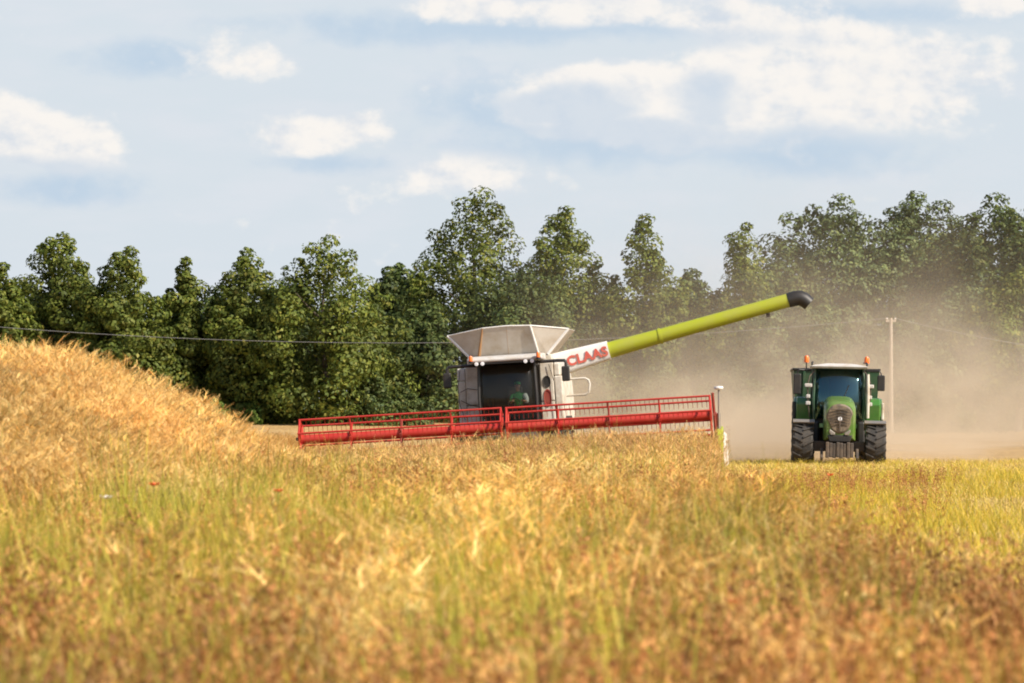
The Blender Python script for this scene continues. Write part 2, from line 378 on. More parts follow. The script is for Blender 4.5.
rng = np.random.default_rng(11)
B = {k: [] for k in SP}
def band(y0, y1, dens, x_max=99):
    wmid = lambda y: .123*y + 2.2
    area = np.trapezoid([2*wmid(t) for t in np.linspace(y0, y1, 20)], np.linspace(y0, y1, 20)) if hasattr(np, 'trapezoid') else np.trapz([2*wmid(t) for t in np.linspace(y0, y1, 20)], np.linspace(y0, y1, 20))
    n = int(area*dens); y = rng.uniform(y0, y1, n*2); keep = rng.random(n*2) < wmid(y)/wmid(y1)
    y = y[keep][:n]; x = rng.uniform(-1, 1, len(y)) * wmid(y)
    return x, y
def field(y0, y1, dens):
    x, y = band(y0, y1, dens)
    z = G(x, y)
    n1 = vnoise(x, y, 2.2, 1); n2 = vnoise(x, y, 6, 2); n3 = vnoise(x, y, .9, 5); n4 = vnoise(x, y*.6, 3.2, 8)
    bank = np.interp(x, [-9,-5.5,-4.2,-3.0], [1,1,.7,0]) * sstep(40,52,y) * (1-sstep(84,96,y))
    lane = np.exp(-((x - np.interp(y, [15,35,62,120], [-.75,-.55,.75,5]))/np.interp(y,[15,60],[.32,.55]))**2) * (1-sstep(70,95,y))
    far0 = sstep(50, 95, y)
    vh = np.clip(1.6*(vnoise(x, y*.45, 1.7, 21)-.5)+.25+.35*sstep(0,3,x)*(1-sstep(45,60,y)), -.6, 1.0)
    for i in range(len(x)):
        X, Y = x[i], y[i]
        cut = 126.5 - .07*X
        if Y > 50 and X > 6.05 - .054*(126.3-Y) + .3*(n1[i]-.5) - .55*sstep(116,125,np.array(Y)): continue                       # harvested swath
        if 28 < Y <= 50 and X > 2.75 + .010*(Y-28) + .5*(n1[i]-.5): continue
        if -6.9 < X and Y > cut: continue                            # under the machine and behind it
        j = rng.random(); br = .68 + .66*n1[i] + .26*rng.normal()
        br = min(max(br, .45), 1.6)
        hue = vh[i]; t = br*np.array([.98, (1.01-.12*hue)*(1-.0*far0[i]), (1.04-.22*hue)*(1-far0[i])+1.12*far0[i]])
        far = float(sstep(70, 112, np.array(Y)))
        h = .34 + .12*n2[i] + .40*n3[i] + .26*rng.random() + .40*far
        if bank[i] > .35 and j < (.93 if Y > 52 else .45 + .4*n1[i]):
            B['golden_grass' if j < .62 else 'ripe_crop'].append((X, Y, z[i], (.42+.22*bank[i]+.30*n3[i]), 1.1, t*np.array([1.16,1.16,1.20])))
            continue
        if lane[i] > .4 and rng.random() < .8*lane[i]:
            wet = float(1-sstep(26,44,np.array(Y)))
            if j < .2 + .45*wet: B['green_grass'].append((X, Y, z[i], .42+.2*n3[i], 1.0, t*np.array([.85,1.15,1.1])*1.1))
            else: B['golden_grass'].append((X, Y, z[i], h*.9, 1.5, t*np.array([1.12,1.18,1.25])))
            continue
        foot = float(sstep(28,36,np.array(Y))*(1-sstep(40,46,np.array(Y)))) * (X < -1.5)   # brownish strip at the foot of the bank
        rust = max(0, n4[i]-.50)*3.2*(1-.75*far) + .45*foot + (.35*sstep(.2,2.5,np.array(X))*(1-sstep(48,66,np.array(Y)))*(n1[i] > .42))
        if X > 5.0 and Y > 117: h *= .62
        if j < rust*.62:
            B['rusty_weeds'].append((X, Y, z[i], h*(.95+.15*n3[i]), 1.1, t*1.1)); continue
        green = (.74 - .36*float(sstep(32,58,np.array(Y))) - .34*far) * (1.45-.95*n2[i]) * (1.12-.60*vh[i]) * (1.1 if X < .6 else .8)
        if rng.random() < green:
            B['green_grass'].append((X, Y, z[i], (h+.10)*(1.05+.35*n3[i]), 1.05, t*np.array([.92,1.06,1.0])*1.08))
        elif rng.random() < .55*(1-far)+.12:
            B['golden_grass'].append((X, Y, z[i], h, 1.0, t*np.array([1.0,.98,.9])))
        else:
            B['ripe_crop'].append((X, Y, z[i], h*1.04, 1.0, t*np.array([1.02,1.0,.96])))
field(8, 16, 16); field(16, 34, 12); field(34, 62, 8); field(62, 100, 6); field(100, 127, 7)
# uncut crop left of the header, running up towards the trees
n = 2600; x = rng.uniform(-24, -7.0, n); y = rng.uniform(126, 175, n); z = G(x, y)
for i in range(n):
    br = .8+.4*rng.random(); B['ripe_crop'].append((x[i], y[i], z[i], 1.0, 1.3, np.array([br,br*.95,br*.9])))
# thick fringe of grass on the bank
n = 3600; x = rng.uniform(-11.5, -3.3, n); y = rng.uniform(44, 74, n); z = G(x, y)
nb = vnoise(x, y, 1.6, 4)
for i in range(n):
    br = .62+.55*nb[i]+.20*rng.normal()
    hh = float(np.interp(x[i],[-6,-3.3],[.55,.36])) + .38*nb[i] + .22*rng.random()
    B['golden_grass' if rng.random() < .66 else 'ripe_crop'].append((x[i], y[i], z[i], hh, 1.0, np.clip(np.array([br*1.14,br*1.13,br*1.18]),.4,1.6)))
# stubble: swath right of the crop edge, and the ground already cut behind the machine
x, y = band(28, 165, 5.0); z = G(x, y); n1 = vnoise(x, y, 2.5, 6); n2 = vnoise(x*3, y*.15, 1.3, 9)
for i in range(len(x)):
    X, Y = x[i], y[i]
    if X > 6.5 and Y > 134 + 4*n1[i]: continue
    if Y < 50 and X < 2.75 + .010*(Y-28): continue
    if not (X > 5.95 - .054*(126.3-Y) or (X > -6.8 and Y > 127.5 - .07*X)): continue
    row = abs(((X + .02*Y) / 2.6) % 1 - .5)
    if row < .085 and rng.random() < .8: continue                     # wheel tracks of pale flattened straw
    br = .8+.4*n1[i]
    if Y < 132 and rng.random() < .30*(n1[i] > .35):
        B['green_grass'].append((X, Y, z[i], (.22+.22*n1[i]) if Y > 100 else .36+.3*n1[i], 1.1, np.array([br*1.2, br*1.22, br])*1.1))
    elif Y < 98 and X/Y < .080 + .03*n2[i] and rng.random() < .50*(vnoise(np.array([X]),np.array([Y*.5]),2.6,12)[0] > .48): B['rusty_weeds'].append((X, Y, z[i], .48+.2*rng.random(), 1.2, np.array([br,br,br])*1.1))
    else: B['field_stubble'].append((X, Y, z[i], .19+.1*n2[i], 1.1, np.array([br,br*.98,br*.9])*1.15))
scatter('ripe_crop', 'standing ripe tan rape crop in front of the red header', 'crop', B['ripe_crop'])
scatter('golden_grass', 'tall golden grass on the bank at the left and through the field', 'grass', B['golden_grass'])
scatter('green_grass', 'yellow green grass between the golden stalks', 'grass', B['green_grass'])
scatter('rusty_weeds', 'rusty brown seed heads of weeds in the crop', 'weeds', B['rusty_weeds'])
scatter('field_stubble', 'short pale cut straw on the harvested strip beside the tractor', 'stubble', B['field_stubble'])

# ------------------------------------------------------------------ flowers
def flower(name, label, cat, group, x, y, h, petal, rad):
    t = empty(name, (x, y, g1(x, y))); tag(t, label, cat, group)
    MB().tube([(0,0,0),(.01,.01,h*.5),(.03,.0,h)], .004, 6).build('stem', M['stemg'], t)
    b = MB()
    for k in range(5):
        a = 2*math.pi*k/5 + x; c, s = math.cos(a), math.sin(a); ring = []
        pts = [(.004, 0), (rad*.6, rad*.45), (rad, rad*.4), (rad*1.05, 0), (rad, -rad*.4), (rad*.6, -rad*.45)]
        b.add([(.03+c*u-s*v, s*u+c*v, h+.012+.55*u*u/rad) for u, v in pts], [tuple(range(6))])
    b.build('petal_cup', M[petal], t, solid=.002)
    MB().lathe([(-.004,.003),(.004,rad*.22),(.016,rad*.2),(.02,.004)], (.03,0,h+.01), 10, 'z').build('seed_head', M['stemg'], t)
flower('poppy','orange red poppy in the golden grass below the bank','flower','poppies in the field',-3.30,39,1.02,'poppy',.05)
flower('poppy','red poppy low in the brownish weeds right of the bank','flower','poppies in the field',-2.0,36,1.04,'poppy',.04)
flower('poppy','red poppy near the bottom edge among rusty stalks','flower','poppies in the field',.98,19.5,.82,'poppy',.03)
flower('poppy','small red poppy at the edge of the cut strip below the tractor','flower','poppies in the field',3.55,48,.98,'poppy',.04)
flower('daisy','small white flower standing in the grass below the bank','flower',None,-3.55,37,.96,'daisy',.05)

# ------------------------------------------------------------------ wheels
def tyre_mesh(r, w, lugs, c, flip=1):
    b = MB(); rr = r*.94; s = r*.56
    b.lathe([(-w*.42,s),(-w*.5,s+(rr-s)*.45),(-w*.49,rr*.93),(-w*.40,rr*.985),(0,rr),(w*.40,rr*.985),(w*.49,rr*.93),(w*.5,s+(rr-s)*.45),(w*.42,s)], c, 36)
    for k in range(lugs):
        for side in (-1, 1):
            a0 = 2*math.pi*(k + (.5 if side > 0 else 0))/lugs
            ring = []
            for (u, da, ro) in ((.0,0,r), (.5,.22*flip,r*.985), (.51,.26*flip,r*.88)):
                x = side*u*w*.98 + side*.01
                wd = .30*2*math.pi/lugs/2
                base = ro - r*.075
                ring.append([(c[0]+x, c[1]+q*math.cos(a0-da+e), c[2]+q*math.sin(a0-da+e)) for q, e in ((base,-wd),(ro,-wd*.8),(ro,wd*.8),(base,wd))])
            b.loft(ring)
    return b
def wheel(parent, x, y, r, w, lugs=18, rim='rim'):
    t = empty('wheel', (x, y, r)); t.parent = parent
    tyre_mesh(r, w, lugs, (0,0,0)).build('tyre', M['rubber'], t, smooth=False)
    b = MB(); q = r*.56
    b.lathe([(-w*.40,q*1.0),(-w*.38,q*1.02),(-w*.34,q*.9),(-w*.1,q*.8),(-w*.05,q*.3),(-w*.16,q*.28),(-w*.16,.02)], (0,0,0), 28)
    b.lathe([(w*.40,q*1.0),(w*.38,q*1.02),(w*.34,q*.9),(w*.1,q*.8),(w*.05,q*.3),(w*.16,q*.28),(w*.16,.02)], (0,0,0), 28)
    b.build('rim', M[rim], t, smooth=True)
    return t

# ------------------------------------------------------------------ combine harvester
ROLL = -math.atan(.06)
cx, cy = .18, 131.0
CH = empty('combine_harvester', (cx, cy, -.55 + .06*cx - .02), (0, ROLL, R(-4)))
tag(CH, 'cream combine harvester with wide red reel and long lime unloading pipe, cutting the crop', 'combine harvester')
def text_mesh(s, size, ext):
    cu = bpy.data.curves.new('t', 'FONT'); cu.body = s; cu.size = size; cu.extrude = ext; cu.offset = .042*size; cu.align_x = 'CENTER'; cu.align_y = 'CENTER'; cu.space_character = 1.08
    o = bpy.data.objects.new('t', cu); COL.objects.link(o); bpy.context.view_layer.update()
    me = bpy.data.meshes.new_from_object(o.evaluated_get(bpy.context.evaluated_depsgraph_get()))
    bpy.data.objects.remove(o); return me
def build_combine(p):
    # body
    b = MB(); b.prism([(-.62,1.25),(-.62,3.60),(6.4,3.60),(7.6,3.1),(7.9,1.9),(6.9,1.5),(2.2,1.15)], -1.28, 1.28, 'x')
    b.build('body', M['greypaint'], p, bevel=.05)
    for s in (-1, 1):
        q = MB(); q.prism([(.4,1.5),(.3,3.5),(6.2,3.5),(7.3,3.0),(7.6,2.0),(6.6,1.7),(2.6,1.45)], s*1.29, s*1.46, 'x')
        q.build('side_panel', M['cream'], p, bevel=.05)
        # upright fascia beside the cab, made of two stacked panels with a seam
        q = MB(); x0, x1 = sorted((s*.93, s*1.34))
        q.box(x0, x1, -.95, -.63, 1.55, 2.42); q.box(x0, x1, -.95, -.63, 2.435, 3.60)
        f = q.build('front_fascia', M['cream'], p, bevel=.03)
        q = MB(); x0, x1 = sorted((s*1.352, s*1.60)); q.box(x0, x1, -.90, .1, 1.60, 3.18)
        q.build('corner_cover', M['cream'], p, bevel=.04)
        q = MB(); q.box(x0, x1 - .06*s if s > 0 else x1, -.88, -.2, 3.19, 3.58); q.build('air_intake', M['cream'] if s > 0 else M['greypaint'], p, bevel=.04)  # left intake greyer than the right: shaded side put into its colour
    # ovals in the right fascia
    for z, hgt, m in ((3.02,.16,'black'), (2.52,.24,'dkred')):
        q = MB(); ring = lambda y, k: [(1.13+.105*k*math.cos(t*math.pi/10), y, z+hgt*k*math.copysign(abs(math.sin(t*math.pi/10))**.8, math.sin(t*math.pi/10))) for t in range(20)]
        q.loft([ring(-.953, 1.15), ring(-.975, 1.12), ring(-.97, .9), ring(-.956, .85)]); q.build('work_lamp', M[m], p, smooth=True)
    # cables hanging down the front
    for s, pts in ((-1, [(-1.5,-1.0,3.5),(-1.58,-1.02,3.0),(-1.56,-1.02,2.5),(-1.42,-1.0,2.0)]), (-1, [(-1.52,-.99,2.85),(-1.3,-1.0,2.95),(-1.0,-.99,2.9)]), (-1, [(-1.52,-.99,2.6),(-1.25,-1.0,2.45),(-.95,-.99,2.38)]), (1, [(1.22,-1.0,3.55),(1.36,-1.02,3.0),(1.38,-1.02,2.4),(1.36,-1.0,1.8)])):
        MB().tube(pts, .011, 6).build('cable', M['black'], p, smooth=True)
    # cab
    MB().box(-.86,.86,-2.0,-.98,1.52,1.72).build('cab_floor', M['dark'], p, bevel=.03)
    MB().box(-.86,.86,-1.0,-.96,1.72,3.66).build('cab_rear_wall', M['black'], p)
    for s in (-1, 1):
        MB().tube([(s*.84,-2.02,1.70),(s*.87,-2.12,2.6),(s*.84,-1.98,3.68)], .05, 8).build('cab_pillar', M['black'], p, smooth=True)
        q = MB(); q.loft([[(s*.845,-2.0,z),(s*.855,-2.0,z),(s*.855,-1.02,z),(s*.845,-1.02,z)] for z in (1.73,3.65)]); q.build('side_window', M['glass'], p)
    q = MB(); rows = []
    for z, y in ((1.74,-2.02),(2.2,-2.12),(2.7,-2.14),(3.2,-2.08),(3.66,-1.98)):
        rows.append([(x, y - .16*(1-(x/.82)**2), z) for x in np.linspace(-.81,.81,9)])
    q.loft(rows, cap=False, closed=False); q.build('windscreen', M['glass'], p, solid=.008, smooth=True)
    q = MB(); q.prism([(-2.52,3.69),(-2.56,3.77),(-2.42,3.86),(-1.5,3.90),(-.7,3.90),(-.7,3.69)], -1.13, 1.13, 'x')
    rf = q.build('cab_roof', M['greypaint'], p, bevel=.05)
    MB().box(-.92,.92,-2.50,-1.0,3.64,3.695).build('roof_lining', M['black'], p)
    for x in (-.86,-.68,.62,.82):
        MB().lathe([(-.04,.03),(-.035,.06),(.02,.062),(.03,.05)], (x,-2.50,3.66), 12, 'y').build('headlamp', M['lamp'], p, smooth=True)
    for x in (-1.02, 1.02):                                           # beacons at the cab roof corners
        q = empty('beacon', (x,-2.62,3.62)); q.parent = p
        MB().lathe([(0,.07),(.05,.07),(.05,.05),(.06,.05)], (0,0,.07), 14, 'z').build('beacon_base', M['black'], q)
        MB().lathe([(.06,.062),(.17,.06),(.21,.045),(.225,.01)], (0,0,.07), 14, 'z').build('beacon_lens', M['amber'], q, smooth=True)
    # seat, steering wheel, console
    q = MB(); q.box(-.10,.42,-1.62,-1.12,2.02,2.16); q.box(-.06,.38,-1.16,-1.04,2.16,2.92); q.box(.05,.27,-1.4,-1.2,1.72,2.02)
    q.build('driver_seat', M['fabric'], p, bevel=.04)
    q = MB(); q.tube([(.16+.18*math.cos(t*math.pi/9), -1.92+.10*math.sin(t*math.pi/9), 2.42+.15*math.sin(t*math.pi/9)) for t in range(19)], .016, 8)
    q.tube([(.16,-1.98,1.74),(.16,-1.94,2.40)], .035, 8); q.build('steering_wheel', M['black'], p, smooth=True)
    MB().box(-.62,-.5,-1.7,-1.3,2.3,2.62).build('display_screen', M['black'], p, bevel=.02)
    # mirrors
    for s in (-1, 1):
        q = empty('mirror', (s*1.80,-1.9,3.55)); q.parent = p
        MB().tube([(-s*.95,-.02,.07),(-s*.25,0,.08),(-s*.04,0,.07),(0,0,0),(0,0,-.12)], .05, 8).build('mirror_arm', M['black'], q, smooth=True)
        x0, x1 = (-.14,.10)
        MB().box(x0,x1,-.08,.08,-.56,-.10).build('mirror_housing', M['black'], q, bevel=.04)
        MB().box(x0+.02,x1-.02,.081,.086,-.53,-.13).build('mirror_glass', M['lamp'], q)
    # handrail and ladder on the unloading side
    q = MB(); q.tube([(1.66,-.2,3.06),(2.26,-.3,3.06),(2.37,-.3,3.00),(2.40,-.3,2.88),(2.36,-.3,2.62),(2.25,-.3,2.56),(1.66,-.2,2.56)], .035, 8); q.build('handrail', M['cream'], p, smooth=True)
    q = MB(); q.box(1.63,2.2,-.5,.35,1.78,1.84); q.build('platform', M['steel'], p)
    q = MB()
    for x in (1.80,2.16): q.tube([(x,-.5,1.8),(x,-.62,.55)], .03, 6)
    for k in range(4): q.box(1.82,2.14,-.56-.03*k-.1,-.5-.03*k,1.5-.3*k,1.53-.3*k)
    q.build('ladder', M['steel'], p)
    # grain tank with its fold-out extension
    MB().box(-1.30,1.30,-.55,3.2,3.58,3.86).build('grain_tank', M['cream'], p, bevel=.03)
    q = lambda: MB()
    FL, FR = (-.73,-.98,4.76), (.73,-.98,4.76); TL, TR = (-1.86,-.45,4.60), (1.86,-.45,4.60)
    BL, BR = (-1.18,-.50,3.86), (1.18,-.50,3.86); ML, MR = (-.92,-.58,3.865), (.92,-.58,3.865)
    RTL, RTR, RBL, RBR = (-1.86,3.1,4.6), (1.86,3.1,4.6), (-1.18,3.1,3.86), (1.18,3.1,3.86)
    MID = (0,-1.0,4.79); MB_ = (0,-.6,3.868)
    q = MB(); q.add([ML, MB_, MR, FR, MID, FL], [(0,1,4,5),(1,2,3,4)]); q.build('front_flap', M['tank'], p, solid=.03)
    for A, Bm, C, D, nm in ((BL, ML, FL, TL, 'corner_flap'), (BR, MR, FR, TR, 'corner_flap')):
        q = MB(); q.add([A, Bm, C, D], [(0,1,2),(0,2,3)]); q.build(nm, M['tank'], p, solid=.03)
    for A, Bb, C, D in ((BL, TL, RTL, RBL), (BR, TR, RTR, RBR)):
        MB().quad(A, Bb, C, D).build('side_flap', M['tank'], p, solid=.03)
    MB().quad(RBL, RTL, RTR, RBR).build('rear_flap', M['tank'], p, solid=.03)
    off = lambda P, dy=-.03: (P[0], P[1]+dy, P[2])
    for A, C in ((BL, TL), (BR, TR)): MB().tube([off(A), off(C)], .045, 6).build('flap_brace', M['white'], p)
    MB().tube([off(TL), off(FL), off(MID), off(FR), off(TR)], .022, 6).build('rim_edge', M['white'], p)
    MB().tube([off(ML,-.04), tuple((ML[i]*.6+FL[i]*.4) - (.05 if i == 1 else 0) for i in range(3)), off(FL,-.04)], [.055,.04,.02], 6).build('flap_hinge', M['rust'], p)
    MB().tube([off(MR,-.04), tuple((MR[i]*.6+FR[i]*.4) - (.05 if i == 1 else 0) for i in range(3)), off(FR,-.04)], [.03,.04,.035], 6).build('flap_hinge', M['white'], p)
    MB().tube([off(MB_,-.02), off(MID,-.02)], .014, 6).build('flap_seam', M['rust'], p)
    # unloading pipe
    ay = .35; z = lambda x: 3.60 + (x-1.72)*.214
    au = empty('unloading_auger', (0,0,0)); au.parent = p
    def ringx(x, hh, wd, n=16, sq=1.0):
        out = []
        for k in range(n):
            t = 2*math.pi*k/n; c, s = math.cos(t), math.sin(t); f = lambda v: math.copysign(abs(v)**sq, v)
            out.append((x - .2*hh*f(s), ay + wd*f(c), z(x) + hh*f(s)))
        return out
    MB().loft([ringx(1.35,.36,.30,16,.45), ringx(1.75,.35,.30,16,.45), ringx(3.02,.29,.29,16,.45)]).build('pipe_root', M['white'], au, smooth=True)
    MB().loft([ringx(3.025,.25,.25), ringx(4.60,.222,.222)]).build('lower_pipe', M['lime'], au, smooth=True)
    MB().loft([ringx(4.58,.244,.244), ringx(4.66,.244,.244)]).build('pipe_joint', M['lime'], au, smooth=True)
    MB().loft([ringx(4.64,.216,.216), ringx(8.62,.208,.208)]).build('upper_pipe', M['lime'], au, smooth=True)
    pa = [(8.60,ay,z(8.60)),(8.82,ay,z(8.82)),(8.98,ay,z(8.82)+.0),(9.10,ay,z(8.82)-.07),(9.24,ay,z(8.82)-.20)]
    MB().tube(pa, [.222,.232,.232,.228,.212], 16).build('spout', M['black'], au, smooth=True)
    MB().box(7.9,8.02,ay-.04,ay+.04,z(7.96)-.34,z(7.96)-.22).build('sensor_bracket', M['dark'], au)
    me = text_mesh('CLAAS', .40, .006); me.materials.append(M['letter'])
    o = bpy.data.objects.new('lettering', me); COL.objects.link(o); o.parent = au
    o.location = (2.36, ay-.312, z(2.36)-.02); o.rotation_euler = (R(90), -math.atan(.214), 0); o.scale = (1.02, 1.0, 1)
    # wheels
    for s in (-1, 1):
        wheel(p, s*1.42, 0, .98, .72, 20); wheel(p, s*1.25, 4.6, .66, .5, 16)
    MB().box(-1.1,1.1,-.2,.2,.75,1.2).build('front_axle', M['dark'], p); MB().box(-1.0,1.0,4.45,4.75,.5,.8).build('rear_axle', M['dark'], p)
    q = MB(); q.prism([(-3.3,.45),(-3.3,1.35),(-.6,2.0),(-.6,1.1)], -.78, .78, 'x'); q.build('feeder_house', M['dark'], p, bevel=.03)
    # header
    hd = empty('header', (0,-3.3,0)); hd.parent = p
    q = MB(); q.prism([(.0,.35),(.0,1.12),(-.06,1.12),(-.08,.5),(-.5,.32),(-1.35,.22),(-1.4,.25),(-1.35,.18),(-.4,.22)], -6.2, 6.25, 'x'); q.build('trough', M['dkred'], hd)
    q = MB(); q.tube([(-6.1,-.5,.72),(6.15,-.5,.72)], .24, 14)
    for s in (-1, 1):
        for k in range(60):
            x = s*(1.0 + k*.085); t = k*.9
            q.tube([(x,-.5+.24*math.cos(t),.72+.24*math.sin(t)),(x+.04*s,-.5+.33*math.cos(t+.4),.72+.33*math.sin(t+.4)),(x+.085*s,-.5+.24*math.cos(t+.9),.72+.24*math.sin(t+.9))], .012, 4)
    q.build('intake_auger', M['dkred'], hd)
    q = MB(); q.box(-6.2,6.25,-1.44,-1.38,.235,.25)
    for k in range(160):
        x = -6.17+k*.0775; q.add([(x,-1.44,.245),(x+.06,-1.44,.245),(x+.03,-1.53,.245),(x+.03,-1.44,.262)], [(0,1,2),(0,2,3),(1,3,2)])
    q.build('knife_bar', M['steel'], hd)
    for s in (-1, 1):
        x = s*6.28
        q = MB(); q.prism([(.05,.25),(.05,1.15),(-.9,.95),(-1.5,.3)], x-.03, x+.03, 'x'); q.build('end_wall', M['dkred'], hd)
    # crop dividers: left dark and small, right lime and white with the antenna pole
    q = MB(); q.prism([(-.6,.3),(-.6,1.0),(-1.3,.8),(-2.1,.25)], -6.46, -6.34, 'x'); q.build('crop_divider', M['dark'], hd, bevel=.03)
    dv = MB(); 
    dv.loft([[(6.26,.0,.22),(6.46,.0,.22),(6.46,.0,1.36),(6.26,.0,1.36)],[(6.27,-.9,.2),(6.46,-.9,.2),(6.46,-.9,1.26),(6.27,-.9,1.26)],[(6.36,-2.2,.15),(6.44,-2.2,.15),(6.44,-2.2,.4),(6.36,-2.2,.4)]])
    dvo = dv.build('crop_divider', M['lime'], hd, bevel=.03); dvo['label'] = 'lime and white crop divider'
    q = MB(); q.loft([[(6.463,.0,.20),(6.56,.0,.20),(6.56,.0,1.12),(6.463,.0,1.22)],[(6.463,-.9,.2),(6.56,-.9,.2),(6.56,-.9,1.02),(6.463,-.9,1.12)],[(6.445,-2.0,.15),(6.50,-2.0,.15),(6.50,-2.0,.36),(6.445,-2.0,.4)]])
    q.build('divider_cover', M['cream'], hd, bevel=.04)
    q = MB(); q.tube([(6.34,-.6,1.2),(6.36,-.6,1.75)], .05, 8); q.tube([(6.36,-.6,1.70),(6.40,-.6,2.44)], .026, 8); q.build('antenna_pole', M['steel'], hd, smooth=True)
    q = MB(); q.lathe([(0,.03),(.02,.13),(.06,.145),(.10,.13),(.115,.02)], (6.40,-.6,2.44), 18, 'z'); q.build('antenna_disc', M['white'], hd, smooth=True)
    # reels
    for x0, x1, ph in ((-6.12, -.05, 78), (.06, 6.16, 74)):
        rl = empty('reel', (0,-.95+.0,1.70)); rl.parent = p; rl.location = (0,-4.25,1.70)
        q = MB(); q.tube([(x0+.02,0,0),(x1-.02,0,0)], .142, 18); q.build('reel_tube', M['red'], rl, smooth=True)
        rad = .60
        for k in range(6):
            a = R(ph + 60*k); yy, zz = -rad*math.cos(a), rad*math.sin(a)
            q = MB(); q.tube([(x0,yy,zz),(x1,yy,zz)], .030, 8)
            nn = int((x1-x0)/.14)
            for j in range(nn):
                x = x0+.08+j*.14; q.add([(x-.009,yy,zz),(x+.009,yy,zz),(x+.006,yy+.05,zz-.19),(x-.006,yy+.05,zz-.19),(x,yy+.016,zz),(x,yy+.06,zz-.17)], [(0,1,2,3),(0,3,5,4),(1,4,5,2)])
            q.build('tine_bar', M['red'], rl)
        nsp = 5
        for j in range(nsp):
            x = x0 + .03 + (x1-x0-.06)*j/(nsp-1); q = MB()
            end = j in (0, nsp-1)
            for k in range(6):
                a = R(ph+60*k); a2 = R(ph+60*(k+1))
                P0 = (x, -rad*math.cos(a), rad*math.sin(a)); P1 = (x, -rad*math.cos(a2), rad*math.sin(a2))
                q.tube([(x,0,0), P0], .035 if end else .024, 5)
                if end: q.tube([P0, P1], .028, 5)
            q.tube([(x-.04,0,0),(x+.04,0,0)], .20, 14)
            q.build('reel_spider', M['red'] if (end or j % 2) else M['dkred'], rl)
    for x in (-6.2, .005, 6.24):
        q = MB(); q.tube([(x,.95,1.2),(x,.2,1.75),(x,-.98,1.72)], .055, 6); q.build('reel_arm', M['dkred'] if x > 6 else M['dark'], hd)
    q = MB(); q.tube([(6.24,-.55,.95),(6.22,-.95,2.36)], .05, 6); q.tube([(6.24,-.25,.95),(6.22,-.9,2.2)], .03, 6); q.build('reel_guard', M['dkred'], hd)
build_combine(CH)

